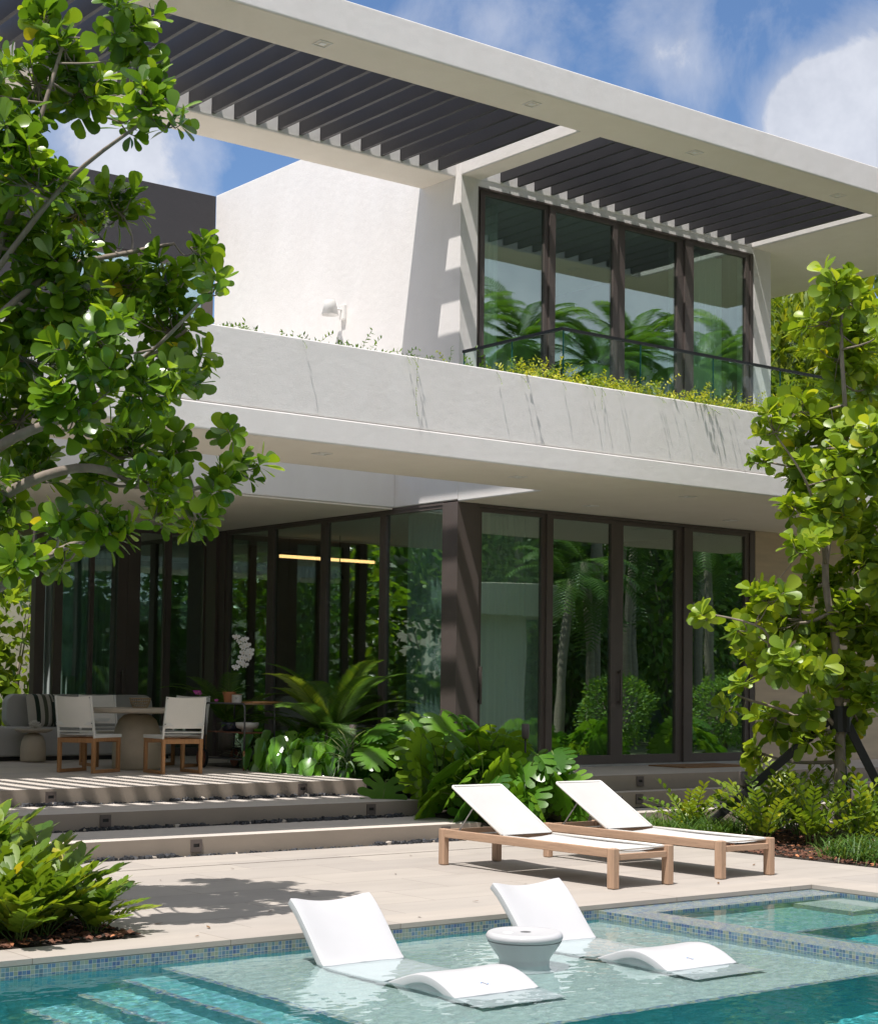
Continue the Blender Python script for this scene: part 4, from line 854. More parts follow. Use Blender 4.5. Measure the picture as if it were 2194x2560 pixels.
limbsR = [([(13.94, 11.15, 0), (13.93, 11.15, .7), (13.92, 11.14, 1.1), (13.84, 11.13, 2.0), (13.73, 11.17, 2.8), (13.83, 11.0, 4.0), (13.78, 11.0, 5.0), (13.85, 11.05, 5.6)], .065, .012),
          ([(13.92, 11.14, 1.1), (13.5, 11.25, 1.5), (12.96, 11.22, 1.75), (12.6, 11.0, 2.1), (12.2, 11.35, 2.25)], .026, .008),
          ([(13.92, 11.14, 1.05), (13.3, 11.3, 1.3), (12.7, 11.4, 1.45), (12.45, 11.1, 1.55)], .02, .007),
          ([(13.73, 11.17, 2.8), (13.3, 10.9, 3.2), (12.95, 10.8, 3.6), (12.65, 10.9, 4.0)], .022, .007),
          ([(13.9, 11.14, .95), (14.2, 11.2, 1.3), (14.6, 11.1, 1.8), (14.6, 11.0, 2.9)], .035, .012)]
TR = tree('sea_grape_tree', 'young tree with large round yellow-green leaves braced by black props beside the entrance steps', (13.94, 11.15, 0), limbsR, CR, L['lf_pitch2'], .165, 215, 23, yellow=.04, wd=.72)
br = empty('tree_brace', (13.94, 11.15, 0), 'black timber props and collar holding the trunk of the yellow-green tree', 'tree brace')
for foot in ((12.72, 12.05, 0), (14.45, 10.72, 0), (14.9, 11.8, 0)):
    m = MB(); f_ = Vector(foot); tp = Vector((13.94, 11.15, 1.32)); tp += (f_ - tp).normalized() * .08; m.bar(f_, tp, .045, .085); W(m.build('prop', L['black'], bevel=.004), br)
m = MB(); m.lathe([(.07, 0), (.105, 0), (.105, .26), (.07, .26), (.07, 0)], 14, (13.93, 11.145, 1.1), cap=False); W(m.build('collar', L['black']), br)

def frond(m, base, az, el, ln, rn, lf=.16, n=26, droop=.9, wd=.014, twist=0, ms=0, ml=1, vee=.35, taper=.5):
    p = Vector(base); h = Vector((math.cos(az), math.sin(az), 0)); pts = []; a_ = el
    st = ln / 12
    for i in range(13): pts.append(p.copy()); p = p + (h * math.cos(a_) + Vector((0, 0, math.sin(a_)))) * st; a_ -= droop * st / ln * 1.1 * (0.4 + i / 9)
    m.mi = ms; m.col = .5; m.tube(pts, [.009 * (1 - .8 * i / 12) for i in range(13)], 4, cap=False); m.mi = ml
    b0 = rn.gauss(.45, .15)
    for i in range(n):
        t = .12 + .88 * i / n; k = t * 12; j = int(min(k, 11)); q = pts[j].lerp(pts[j + 1], k - j); tg = (pts[j + 1] - pts[j]).normalized()
        sd_ = tg.cross(Vector((0, 0, 1))).normalized() if abs(tg.z) < .98 else tg.orthogonal(); up = sd_.cross(tg)
        l_ = lf * (math.sin(math.pi * min(1, (t * .8 + .16))) ** taper) * rn.uniform(.9, 1.06)
        for s_ in (-1, 1):
            d_ = (sd_ * s_ * .82 + tg * .5 + up * vee).normalized(); m.col = min(.9, max(0, b0 + rn.gauss(0, .08)))
            nn = up; sdd = d_.cross(nn).normalized()
            m.add([q - sdd * wd * .5, q + sdd * wd * .5, q + d_ * l_ * .6 + sdd * wd * .5 - nn * l_ * .03, q + d_ * l_ - nn * l_ * .12, q + d_ * l_ * .6 - sdd * wd * .5 - nn * l_ * .03], [(0, 1, 2, 3, 4)])
def plant(name, loc, label, cat, group, parts):
    e = empty(name, loc, label, cat, group)
    for nm, mb, mats, sm in parts: mb.build(nm, mats, e, smooth=sm)
    return e
def cycad(loc, label, nf, ln, sd, elr=(15, 75), lf=.17, n=34):
    rn = random.Random(sd); m = MB()
    for i in range(nf):
        el = R(elr[0] + (elr[1] - elr[0]) * ((i * 7) % nf) / nf + rn.uniform(-5, 5)); frond(m, (rn.uniform(-.03, .03), rn.uniform(-.03, .03), 0), i * GA, el, ln * rn.uniform(.85, 1.1), rn, lf, n, rn.uniform(.8, 1.25), .0125, vee=.12, taper=.38)
    c = MB(); c.lathe([(.0, -.3), (.09, -.28), (.10, -.05), (.05, .02), (0, .03)], 12, cap=False)
    return plant('cycad', loc, label, 'cycad', 'fern-like cycads by the terrace', [('fronds', m, [L['stem'], L['lf_cyc']], False), ('stem', c, [L['bark']], True)])
cycad((11.62, 16.95, .92), 'large cycad with arching fern-like fronds above the philodendrons', 16, 1.2, 31, (18, 74), .25, 60)
cycad((11.45, 19.1, .95), 'dark shaded cycad with broad fronds behind the bar trolley', 11, 1.0, 32, (25, 80), .20, 40)
cycad((11.9, 17.9, .80), 'low cycad half hidden between the trolley and the dark glass', 9, .8, 33, (10, 60), .16, 32)
# zamias (stiff feather leaves with broad leaflets)
def zamia_mesh(nf, ln, sd, lfl=.12, el=(42, 88)):
    rn = random.Random(sd); m = MB()
    for i in range(nf):
        az = i * GA; a_ = R(rn.uniform(*el)); h = Vector((math.cos(az), math.sin(az), 0)); p = Vector((rn.uniform(-.06, .06), rn.uniform(-.06, .06), 0)); pts = []; st = ln * rn.uniform(.8, 1.1) / 8
        for k in range(9): pts.append(p.copy()); p = p + (h * math.cos(a_) + Vector((0, 0, math.sin(a_)))) * st; a_ -= .07 + rn.uniform(0, .05)
        m.mi = 0; m.col = .5; m.tube(pts, [.007 * (1 - .6 * k / 8) for k in range(9)], 4, cap=False); m.mi = 1; b0 = rn.gauss(.45, .18)
        for k in range(8):
            t = 2.0 + 6.0 * k / 7; j = min(7, int(t)); q = pts[j].lerp(pts[j + 1], t - j); tg = (pts[j + 1] - pts[j]).normalized(); sd_ = tg.cross(Vector((0, 0, 1))).normalized(); up = sd_.cross(tg)
            for s_ in (-1, 1):
                m.col = min(.9, max(0, b0 + rn.gauss(0, .09))) if rn.random() > .01 else 1
                d_ = sd_ * s_ * .85 + tg * (.45 + .6 * k / 7) + up * .35; leaf(m, q, d_, up + sd_ * s_ * -.3, lfl * rn.uniform(.8, 1.1), lfl * .44, OBOV if False else OBL, rn.uniform(.0, .2), .1)
    return m
def zamia_set(name, cat, group, items, nf, ln, sd, lfl):
    srcs = []
    for i, (x, y, z, rz, s, lb) in enumerate(items):
        if i < 3: e = plant(name, (x, y, z), lb, cat, group, [('fronds', zamia_mesh(nf, ln, sd + i, lfl), [L['stem'], L['lf_zamia']], True)]); srcs.append(e)
        else: e = copy_tree(srcs[i % 3]); e.location = (x, y, z)
        s *= .86 if name == 'zamia' else 1
        e['label'] = lb; e.rotation_euler = (0, 0, rz); e.scale = (s, s, s)
zamia_set('zamia', 'zamia', 'broad-leaved zamias in the left bed', [
    (4.2, 9.25, .0, 3.5, .8, 'lowest zamia at the pool coping by the left frame edge'), (4.72, 9.38, 0, 5.1, .72, 'small zamia over the mulch at the bed corner'),
    (4.42, 9.42, .0, 0, .95, 'bushy yellow-green zamia at the pool-side front of the left bed, by the frame edge'), (4.62, 9.75, .0, 1, 1.0, 'bushy zamia at the right-hand corner of the left bed, leaning over the deck'),
    (4.36, 9.95, .0, 2, 1.15, 'tall zamia in the middle of the left bed'), (4.70, 10.35, .0, 3, 1.2, 'zamia at the deck edge of the left bed with one tall frond against the steps'),
    (4.35, 10.6, .0, 4, 1.35, 'dark tall zamia behind the others in the left bed'), (4.72, 11.1, .0, 5, 1.35, 'zamia at the far end of the left bed close to the step lights'),
    (4.12, 9.55, .0, 2.4, 1.1, 'zamia cut by the left frame edge over the mulch'), (4.8, 11.6, 0, .7, 1.3, 'farthest zamia of the left bed, below the side table')], 19, .56, 41, .155)
zamia_set('coontie', 'coontie', 'feathery coonties in the right bed', [
    (12.75, 11.15, 0, 0, 1, 'yellow-green coontie at the front of the right bed beside the grass'), (13.05, 10.75, 0, 1.2, 1.05, 'coontie with broad fronds at the front middle of the right bed'),
    (13.45, 10.5, 0, 2.6, 1.0, 'coontie spreading over the mulch at the right frame edge'), (13.3, 11.7, 0, 3.3, 1.1, 'coontie under the left black prop of the tree'),
    (13.9, 11.6, 0, 4.4, 1.1, 'coontie round the foot of the grey trunk'), (13.75, 10.75, 0, 5, 1.0, 'coontie in front of the right black prop'),
    (12.95, 12.3, 0, 1.9, .9, 'coontie at the back of the right bed by the entrance steps'), (14.3, 12.2, 0, .3, 1.2, 'dark coontie behind the tree against the stone wall'), (14.2, 11.0, 0, 2.0, 1.15, 'coontie right of the tree trunk')], 15, .68, 51, .10)
# grasses
def grass_mesh(n, ln, sd, spread=.12, wd=.007):
    rn = random.Random(sd); m = MB()
    for i in range(n):
        az = rn.uniform(0, 6.28); el = R(rn.uniform(40, 88)); h = Vector((math.cos(az), math.sin(az), 0)); p = Vector((rn.gauss(0, spread), rn.gauss(0, spread), 0)); l_ = ln * rn.uniform(.6, 1.1)
        m.col = min(.9, max(0, rn.gauss(.45, .2))); vs = []; sd_ = Vector((-h.y, h.x, 0)); a_ = el
        for k in range(5): wv = wd * (1 - (k / 4) ** 2 * .9); vs += [p - sd_ * wv, p + sd_ * wv]; p = p + (h * math.cos(a_) + Vector((0, 0, math.sin(a_)))) * l_ / 4; a_ -= rn.uniform(.25, .6)
        m.add(vs, [(2 * k, 2 * k + 1, 2 * k + 3, 2 * k + 2) for k in range(4)])
    return m
gm = MB(); rn = random.Random(61)
for i in range(46):
    x = rn.uniform(12.08, 13.6); y = rn.uniform(11.5, 12.62); 
    if x > 12.9 and y < 12: continue
    q = grass_mesh(70, .36, 100 + i, .09); q_ = [(a_[0] + x, a_[1] + y, a_[2]) for a_ in q.v]; b_ = len(gm.v); gm.v += q_; gm.f += [[j + b_ for j in f_] for f_ in q.f]; gm.m += q.m; gm.c += q.c
for i in range(16):
    x = rn.uniform(12.2, 13.4); y = rn.uniform(9.3, 10.1); q = grass_mesh(60, .32, 200 + i, .08); b_ = len(gm.v); gm.v += [(a_[0] + x, a_[1] + y, a_[2]) for a_ in q.v]; gm.f += [[j + b_ for j in f_] for f_ in q.f]; gm.m += q.m; gm.c += q.c
tag(gm.build('border_grass', L['lf_grass']), 'fine dark green border grass along the right bed', 'grass', kind='stuff')
def arching(loc, label, n, ln, sd, wd=.016, mt='lf_spider', name='spider_plant'):
    m = grass_mesh(n, ln, sd, .04, wd); return plant(name, loc, label, 'spider plant', 'arching pale striped plants', [('leaves', m, [L[mt]], False)])
arching((11.25, 16.05, .47), 'pale striped arching plant at the terrace corner between philodendron and monstera', 70, .75, 71)
arching((11.2, 18.15, .46), 'pale striped arching plant seen through the lower trolley frame', 40, .62, 72)
arching((11.55, 15.6, .4), 'grassy arching plant with a small purple flower spike beside the top step', 60, .5, 73, .008, 'lf_grass')
# philodendrons
ARROW = [(0, .16), (.07, .33), (.2, .42), (.38, .36), (.6, .34), (.8, .24), (.93, .12), (1, .01)]
def phil_mesh(n, sd, ln=.31):
    rn = random.Random(sd); m = MB()
    for i in range(n):
        az = i * GA + rn.uniform(-.3, .3); r = rn.uniform(.12, .40); h = rn.uniform(.12, .52) * (1.15 - r * .8); tip = Vector((math.cos(az) * r, math.sin(az) * r, h)); m.mi = 0; m.col = .5
        m.tube([(0, 0, 0), (tip.x * .5, tip.y * .5, h * .75), tip], .004, 4, cap=False); m.mi = 1; m.col = tint(rn, 0)
        out = Vector((math.cos(az + rn.uniform(-.5, .5)), math.sin(az + rn.uniform(-.5, .5)), 0)) * .6 + Vector((-.4, -.5, 0)); d_ = (out * rn.uniform(.15, .6) + Vector((0, 0, -rn.uniform(.7, 1.1)))); l_ = ln * rn.uniform(.7, 1.15)
        pr_ = [(t, w_ * (1 + .10 * math.sin(k * 2.4 + i))) for k, (t, w_) in enumerate(ARROW)]
        leaf(m, tip, d_, out + Vector((rn.uniform(-.5, .5), rn.uniform(-.5, .5), .35)), l_, l_ * .62, pr_, rn.uniform(-.05, .2), rn.uniform(.1, .45))
    return m
PH = [(11.12, 17.3, .46, 'glossy philodendron nearest the bar trolley foot'), (11.12, 16.9, .46, 'glossy philodendron spilling onto the terrace, second from the trolley'), (11.18, 16.45, .46, 'glossy philodendron at the middle of the terrace edge'),
      (11.45, 16.7, .5, 'glossy philodendron under the large cycad fronds'), (11.5, 16.2, .5, 'glossy philodendron behind the pale striped plant'), (11.35, 17.35, .5, 'shaded philodendron behind the trolley wheels'), (11.75, 16.3, .5, 'philodendron at the foot of the dark glass wall')]
srcs = []
for i, (x, y, z, lb) in enumerate(PH):
    if i < 3: e = plant('philodendron', (x, y, z), lb, 'philodendron', 'glossy philodendrons edging the terrace', [('leaves', phil_mesh(62, 80 + i), [L['stem'], L['lf_phil']], True)]); srcs.append(e)
    else: e = copy_tree(srcs[i % 3]); e.location = (x, y, z); e.rotation_euler = (0, 0, i * 1.3); e['label'] = lb
# monstera
def mon_leaf(m, p, d, nrm, ln, rn):
    d = d.normalized(); s = d.cross(nrm).normalized(); n = s.cross(d).normalized(); K = 7; NT_ = 15
    lens = [.30, .46, .56, .58, .55, .47, .36, .22, .04]
    def pt(u, r, sg):
        mid = p + d * (ln * (.10 + .90 * u)) - n * (ln * .22 * u * u)
        f = u * 8; j = min(7, int(f)); l_ = (lens[j] * (1 - f + j) + lens[j + 1] * (f - j)) * ln
        ph = R(142 - 112 * u); q = mid + d * (r * l_ * math.cos(ph)) + s * (sg * r * l_ * math.sin(ph))
        return q + n * (.10 * l_ * r - .34 * l_ * r * r)
    for sg in (-1, 1):
        for k in range(K):
            u0, u1 = k / K, (k + 1) / K; uc = (u0 + u1) / 2; g = rn.uniform(.68, .86) if k > 0 else .97; vs = []
            for r, sc in ((0, 1), (.46, 1.0), (.58, g), (.86, g * .95), (1.0, g * .5)):
                a_ = uc + (u0 - uc) * sc; b_ = uc + (u1 - uc) * sc; vs += [pt(a_, r, sg), pt(uc, r * (1.02 if r == 1 else 1), sg), pt(b_, r, sg)]
            fs = []
            for q in range(4): a_ = 3 * q; fs += [(a_, a_ + 1, a_ + 4, a_ + 3), (a_ + 1, a_ + 2, a_ + 5, a_ + 4)]
            m.add(vs, fs if sg > 0 else [f_[::-1] for f_ in fs])
    c0 = m.col; m.mi = 0; m.col = .9; vs = []
    for k in range(7):
        u = k / 6; mid = p + d * (ln * (.02 + .96 * u)) - n * (ln * .22 * u * u - .003); w_ = .006 * (1 - u) + .001; vs += [mid - s * w_, mid + s * w_]
    m.add(vs, [(2 * k, 2 * k + 2, 2 * k + 3, 2 * k + 1) for k in range(6)]); m.mi = 1; m.col = c0
def mon_mesh(n, sd, H, Rr, ln=.40):
    rn = random.Random(sd); m = MB()
    for i in range(n):
        az = i * GA + rn.uniform(-.3, .3); t = (i + .5) / n; r = Rr * (.25 + .75 * t) * rn.uniform(.8, 1.1); h = H * (1 - .62 * t) * rn.uniform(.85, 1.1)
        tip = Vector((math.cos(az) * r, math.sin(az) * r, h)); m.mi = 0; m.col = .5; m.tube([(0, 0, 0), (tip.x * .45, tip.y * .45, h * .8), tip], .007, 5, cap=False)
        out = Vector((math.cos(az), math.sin(az), 0)); dn = rn.uniform(.25, 1.3) * (.5 + t); o2 = out * .45 + Vector((-.45, -.62, 0)); d_ = o2 + Vector((rn.uniform(-.45, .45), rn.uniform(-.45, .45), -dn)); m.mi = 1; m.col = tint(rn, 0)
        mon_leaf(m, tip, d_, o2 + Vector((rn.uniform(-.35, .35), rn.uniform(-.35, .35), 1.05)), ln * rn.uniform(.75, 1.15), rn)
    return m
MO = [(11.75, 15.75, .45, 0, 'monstera at the left end of the clump, beside the pale striped plant'), (12.1, 15.25, .4, 1, 'tallest monstera in front of the dark corner column'), (11.15, 14.2, .25, 2, 'monstera drooping over the end of the middle step'),
      (12.0, 14.5, .25, 3, 'monstera in the middle of the clump behind the first sun lounger'), (11.1, 13.42, .1, 4, 'monstera with big leaves hanging over the lowest step end'), (11.85, 13.35, .1, 5, 'bright monstera behind the head of the first sun lounger'),
      (11.55, 13.3, .1, 2.2, 'low monstera just behind the first sun lounger headrest'), (12.1, 13.7, .12, .8, 'monstera at the right end of the clump by the entrance steps'), (12.45, 14.85, .3, 3.6, 'shaded monstera against the entrance terrace')]
srcs = []
for i, (x, y, z, rz, lb) in enumerate(MO):
    if i < 4: e = plant('monstera', (x, y, z), lb, 'monstera', 'monsteras between the two flights of steps', [('leaves', mon_mesh(17, 90 + i, .80, .56, .46), [L['stem'], L['lf_mon']], True)]); srcs.append(e)
    else: e = copy_tree(srcs[i % 4]); e.location = (x, y, z)
    s = (.95, 1.02, 1, .92, .95, .95, .95, .8, 1)[i]; e.scale = (s, s, s); e.rotation_euler = (0, 0, rz); e['label'] = lb
# trolley plants
def orchid(loc, label, stem, flowers, pm, leaves, sd):
    rn = random.Random(sd); e = empty('orchid', loc, label, 'orchid')
    m = MB(); m.tube(smooth_path(stem, 4), .0028, 5); m.build('flower_stem', L['stem'], e, smooth=True)
    m = MB()
    for (x, y, z, s) in flowers:
        c = Vector((x, y, z)); f = Vector((-.55 + rn.uniform(-.3, .3), -.8 + rn.uniform(-.3, .3), rn.uniform(-.3, .3))).normalized(); u = f.orthogonal().normalized(); v = f.cross(u); a0 = math.atan2(v.z, u.z)
        for k in range(5):
            a_ = a0 + 2 * math.pi * k / 5; d_ = u * math.cos(a_) + v * math.sin(a_); big = 1.25 if k in (1, 4) else .95; m.mi = 0
            leaf(m, c, d_, f, s * .54 * big, s * (.5 if k in (1, 4) else .25), [(0, .15), (.35, .5), (.7, .52), (.92, .3), (1, .05)], .1, .1)
        m.mi = 1; m.tube([c, c + f * .012], [.006, .003], 6)
    m.build('flowers', [pm, L['yellow']], e, smooth=True)
    if leaves:
        m = MB()
        for az, el, l_ in leaves:
            d_ = Vector((math.cos(az) * math.cos(el), math.sin(az) * math.cos(el), math.sin(el))); m.col = .3 + rn.random() * .3; leaf(m, Vector((0, 0, .0)), d_, Vector((0, 0, 1)), l_, l_ * .34, [(0, .2), (.2, .42), (.5, .5), (.8, .42), (1, .04)], .35, .15)
        m.build('leaves', L['lf_mon'], e, smooth=True)
    return e
rn = random.Random(5)
fl = [(.03 + .16 * math.sin(k * .21 + .3) + (.035 if k % 2 else -.03) + rn.uniform(-.012, .012), -.06 - .04 * (k % 2), .70 - .030 * k + rn.uniform(-.012, .012), .082) for k in range(13)]
orchid((10.93, 18.17, 1.39), 'tall white orchid with a dense spray of blooms in the terracotta pot', [(0, 0, 0), (-.015, 0, .2), (-.03, 0, .36), (.02, -.02, .55), (.08, -.05, .66), (.14, -.08, .64)], fl, L['petal'], [(2.6, .9, .16), (-.5, .75, .27), (-.9, .5, .2), (2.2, .35, .18), (3.4, .6, .15)], 2)
orchid((10.92, 18.10, 1.03), 'small magenta orchid spray arching from the lower trolley shelf toward the dining chair', [(0, 0, 0), (-.1, .1, .2), (-.2, .22, .33), (-.3, .33, .37)], [(-.30, .33, .37, .05), (-.285, .31, .385, .045), (-.31, .35, .385, .045), (-.27, .30, .36, .04), (-.13, .14, .28, .04)], L['magenta'], [(2.8, .3, .17), (3.5, .1, .18), (2.2, .7, .16), (0, .8, .16), (-1.2, .6, .16), (1, .9, .18), (4.2, .2, .15)], 3)

# creepers on the planter
rn = random.Random(77); cr = MB()
def sprig(m, p, d_, n, sp_, lf, rn, droop=.15):
    p = Vector(p); d_ = Vector(d_).normalized(); pts = [p.copy()]
    for i in range(n):
        d_ = (d_ + Vector((rn.uniform(-.25, .25), rn.uniform(-.25, .25), -droop + rn.uniform(-.15, .15)))).normalized(); p = p + d_ * sp_; pts.append(p.copy())
        m.mi = 1
        for k in range(2 if rn.random() < .6 else 3):
            a_ = rn.uniform(0, 6.28); o_ = d_.orthogonal().normalized(); l_ = Matrix.Rotation(a_, 3, d_) @ o_ + d_ * .5; leaf(m, p, l_, Vector((rn.uniform(-.5, .5), rn.uniform(-.5, .5), 1)), lf * rn.uniform(.6, 1.2), lf * .45, LANC, .1, .1)
    m.mi = 0; m.tube(pts, .0022, 3, cap=False)
x = 4.5
while x < 19:
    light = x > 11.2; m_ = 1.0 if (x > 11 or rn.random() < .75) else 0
    gap = .5 + .5 * noise.noise(Vector((x * 1.3, 0, 0)))
    cnt = int((34 if light else 11) * m_ * (.5 + gap))
    for _ in range(cnt):
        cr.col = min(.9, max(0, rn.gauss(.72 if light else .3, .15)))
        p = (x + rn.uniform(-.06, .06), rn.uniform(12.98, 13.45), 4.60); el = rn.uniform(.25, 1.2)
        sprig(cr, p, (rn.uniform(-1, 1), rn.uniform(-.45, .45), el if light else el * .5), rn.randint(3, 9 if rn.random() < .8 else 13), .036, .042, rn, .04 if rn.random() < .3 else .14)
    x += .085
for x in [6.9, 8.4, 9.6, 9.64, 9.7, 10.7, 11.0, 11.6, 11.9, 12.0, 12.12, 12.35, 12.42, 12.9, 12.95, 13.0, 13.12, 13.3, 13.6, 13.75, 14.0, 14.05, 14.4, 14.8, 15.2, 15.4, 15.62, 16.1]:
    cr.col = .6; p = Vector((x, 12.86, 4.65)); pts = [p.copy()]; d_ = Vector((rn.uniform(-.4, .4), -1, rn.uniform(.1, .5)))
    for i in range(rn.randint(5, 9)):
        d_.z -= .22; p = p + d_.normalized() * .026; pts.append(p.copy())
        if i > 2: cr.mi = 1; leaf(cr, p, d_ + Vector((rn.uniform(-1, 1), 0, .3)), Vector((0, 0, 1)), .026, .009, LANC, .1, .1)
    cr.mi = 0; cr.tube(pts, .0016, 3, cap=False)
for x in (9.66, 12.1, 15.45, 15.55):
    cr.col = .6; n = 22 if x != 12.1 else 9
    p = Vector((x, 12.76 - rn.uniform(0, .05), 4.66)); pts = [Vector((x, 12.85, 4.66)), p]
    for i in range(n):
        p = p + Vector((rn.uniform(-.006, .006), rn.uniform(-.004, .004), -.026)); pts.append(p.copy())
        if rn.random() < .55 or n > 22:
            cr.mi = 1; leaf(cr, p, Vector((rn.uniform(-1, 1), rn.uniform(-.8, 0), -.7)), Vector((0, -1, .3)), .022, .009, LANC, .1, .1)
    cr.mi = 0; cr.tube(pts, .0013, 3, cap=False)
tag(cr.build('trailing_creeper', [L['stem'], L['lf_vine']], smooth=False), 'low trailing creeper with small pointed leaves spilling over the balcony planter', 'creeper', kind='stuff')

m = MB(); rn = random.Random(88)
for x, y in ((6.1, 9.6), (6.9, 10.3), (7.6, 9.3), (5.4, 9.15), (8.2, 11.0), (6.4, 11.6), (9.9, 9.1), (11.2, 9.9), (7.3, 12.0), (5.2, 9.5), (8.6, 9.9), (11.5, 11.2), (9.2, 12.1), (5.15, 8.9), (6.8, 8.88)):
    m.col = rn.choice((1.0, .3, .2, 1.0)); a_ = rn.uniform(0, 6.28); leaf(m, Vector((x, y, .006)), Vector((math.cos(a_), math.sin(a_), 0)), Vector((0, 0, 1)), rn.uniform(.025, .06), .018, OBL, -.15, .2)
tag(m.build('fallen_leaves', L['dryleaf']), 'a few small dry leaves scattered on the pale pool deck', 'leaf litter', kind='stuff')
# garden fittings
def fitting(name, loc, label, cat, parts, group=None):
    e = empty(name, loc, label, cat, group)
    for nm, mb, m_ in parts: mb.build(nm, L[m_], e, smooth=True)
    return e
def spot(loc, label):
    a_ = MB().tube([(0, 0, 0), (0, 0, .42)], .01, 8); b_ = MB().lathe([(0, .4), (.03, .4), (.042, .43), (.042, .56), (.036, .565), (0, .55)], 20, cap=False)
    return fitting('garden_spotlight', loc, label, 'garden light', [('stake', a_, 'black'), ('lamp_head', b_, 'bronze')], 'bronze stake lights in the beds')
spot((13.15, 11.75, .12), 'bronze stake light in the right bed under the black prop')
spot((4.35, 11.0, 0), 'bronze stake light among the zamias of the left bed')
spot((13.4, 10.55, 0), 'bronze stake light low among the fronds at the right frame edge')
spot((11.28, 16.0, .5), 'bronze stake light at the terrace corner among the striped leaves')
spot((12.25, 14.1, .55), 'bronze stake light in the monstera clump')
def sprink(loc, label): fitting('sprinkler', loc, label, 'sprinkler', [('riser', MB().tube([(0, 0, 0), (0, 0, .26)], .012, 8), 'black'), ('nozzle', MB().lathe([(0, .26), (.018, .26), (.02, .275), (.012, .28), (.02, .29), (.014, .31), (0, .31)], 10, cap=False), 'black')], 'small black sprinklers')
sprink((4.86, 11.75, .2), 'black sprinkler head sticking up beyond the left bed'); sprink((12.1, 12.45, .12), 'grey sprinkler riser in the grass behind the second sun lounger')

# ------------------------------------------------------------------ garden behind the house and the one mirrored in the glass
def palm(name, label, loc, h, nf, ln, sd, lm, lf=.4, n=26, cat='palm', group=None, lean=(0, 0), elr=(-20, 80), tr=.09, skirt=False):
    rn = random.Random(sd); e = empty(name, loc, label, cat, group); t = MB()
    pts = smooth_path([(0, 0, 0), (lean[0] * .3, lean[1] * .3, h * .5), (lean[0], lean[1], h)], 5); t.tube(pts, [tr * (1.15 - .35 * i / (len(pts) - 1)) * (1 + .06 * (i % 2)) for i in range(len(pts))], 9); t.build('trunk', L['trunk_palm'], e, smooth=True)
    m = MB()
    for i in range(nf):
        el = R(elr[0] + (elr[1] - elr[0]) * ((i * 5) % nf) / nf); frond(m, (lean[0], lean[1], h), i * GA, el, ln * rn.uniform(.8, 1.1), rn, lf, n, 1.3, .035, vee=-.1)
    m.build('crown', [L['stem'], L[lm]], e); return e
def bush(name, label, loc, rad, n, ln, sd, lm, cat='shrub', group=None, stems=True, prof=OBL, wd=.5):
    rn = random.Random(sd); e = empty(name, loc, label, cat, group); m = MB(); rx, ry, rz = rad
    for _ in range(n):
        q = Vector((rn.gauss(0, 1), rn.gauss(0, 1), rn.gauss(0, 1))).normalized(); k = (.62 + .38 * rn.random() ** .5) * (.88 + .25 * noise.noise(q * 2.2 + Vector((sd, 0, 0))))
        p = Vector((q.x * rx * k, q.y * ry * k, rz + q.z * rz * k)); m.col = tint(rn, 0); leaf(m, p, q + Vector((rn.uniform(-.8, .8), rn.uniform(-.8, .8), rn.uniform(-.5, .8))), q + Vector((rn.uniform(-.5, .5), rn.uniform(-.5, .5), .6)), ln * rn.uniform(.7, 1.2), ln * wd, prof, .15, .15)
    m.build('crown', L[lm], e, smooth=True)
    if stems:
        t = MB()
        for k in range(5): a_ = k * GA; t.tube([(0, 0, 0), (rx * .3 * math.cos(a_), ry * .3 * math.sin(a_), rz * .8), (rx * .6 * math.cos(a_), ry * .6 * math.sin(a_), rz * 1.3)], [.03, .02, .008], 5)
        t.build('trunk', L['bark'], e, smooth=True)
    return e
def hedge(x0, x1, y0, y1, h, label, sd):
    m = MB(); rn = random.Random(sd); L_ = max(x1 - x0, y1 - y0); n = int(L_ / .35); vs = []; xl = x1 - x0 > y1 - y0; k = 26
    for i in range(n + 1):
        for j in range(k + 1):
            t = j / k; a_ = math.pi * t; u = math.copysign(abs(math.cos(a_)) ** .4, math.cos(a_)); v = abs(math.sin(a_)) ** .35
            q = noise.noise(Vector((i * .3, j * .5, sd))) * .5 + noise.noise(Vector((i * 1.1, j * 1.3, sd))) * .35
            c_ = x0 + (x1 - x0) * i / n if xl else y0 + (y1 - y0) * i / n; w_ = (y1 - y0 if xl else x1 - x0) / 2; mid = (y0 + y1) / 2 if xl else (x0 + x1) / 2
            o_ = mid + u * (w_ + q); zz = v * (h + q * 1.6) if 0 < j < k else 0; vs.append((c_, o_, zz) if xl else (o_, c_, zz))
    r = k + 1; m.add(vs, [(i * r + j, i * r + j + 1, (i + 1) * r + j + 1, (i + 1) * r + j) for i in range(n) for j in range(k)])
    for _ in range(int(L_ * 90)):
        c_ = rn.choice(vs); p = Vector(c_) + Vector((rn.uniform(-.3, .3), rn.uniform(-.3, .3), rn.uniform(-.3, .3))); m.col = tint(rn, 0); leaf(m, p, Vector((rn.uniform(-1, 1), rn.uniform(-1, 1), rn.uniform(-.6, .6))), Vector((rn.uniform(-1, 1), rn.uniform(-1, 1), 1)), .3, .14, OBL, .15, .1)
    tag(m.build('tall_hedge', L['lf_hedge'], smooth=True), label, 'hedge')
G2 = 'palms and trees beyond the right end of the house'
palm('areca_palm', 'sunlit yellow-green palm rising behind the right tree, just under the roof edge', (23.6, 19.6, 0), 5.2, 18, 2.6, 1, 'lf_bg', .55, 30, group=G2)
palm('areca_palm', 'dark feathery palm beyond the end pilaster of the balcony', (22.6, 20.6, 0), 4.4, 18, 2.5, 2, 'lf_bg', .55, 30, group=G2)
palm('areca_palm', 'tall palm at the right frame edge beyond the roof', (25.6, 19.6, 0), 6.6, 18, 2.6, 3, 'lf_bg', .55, 30, group=G2)
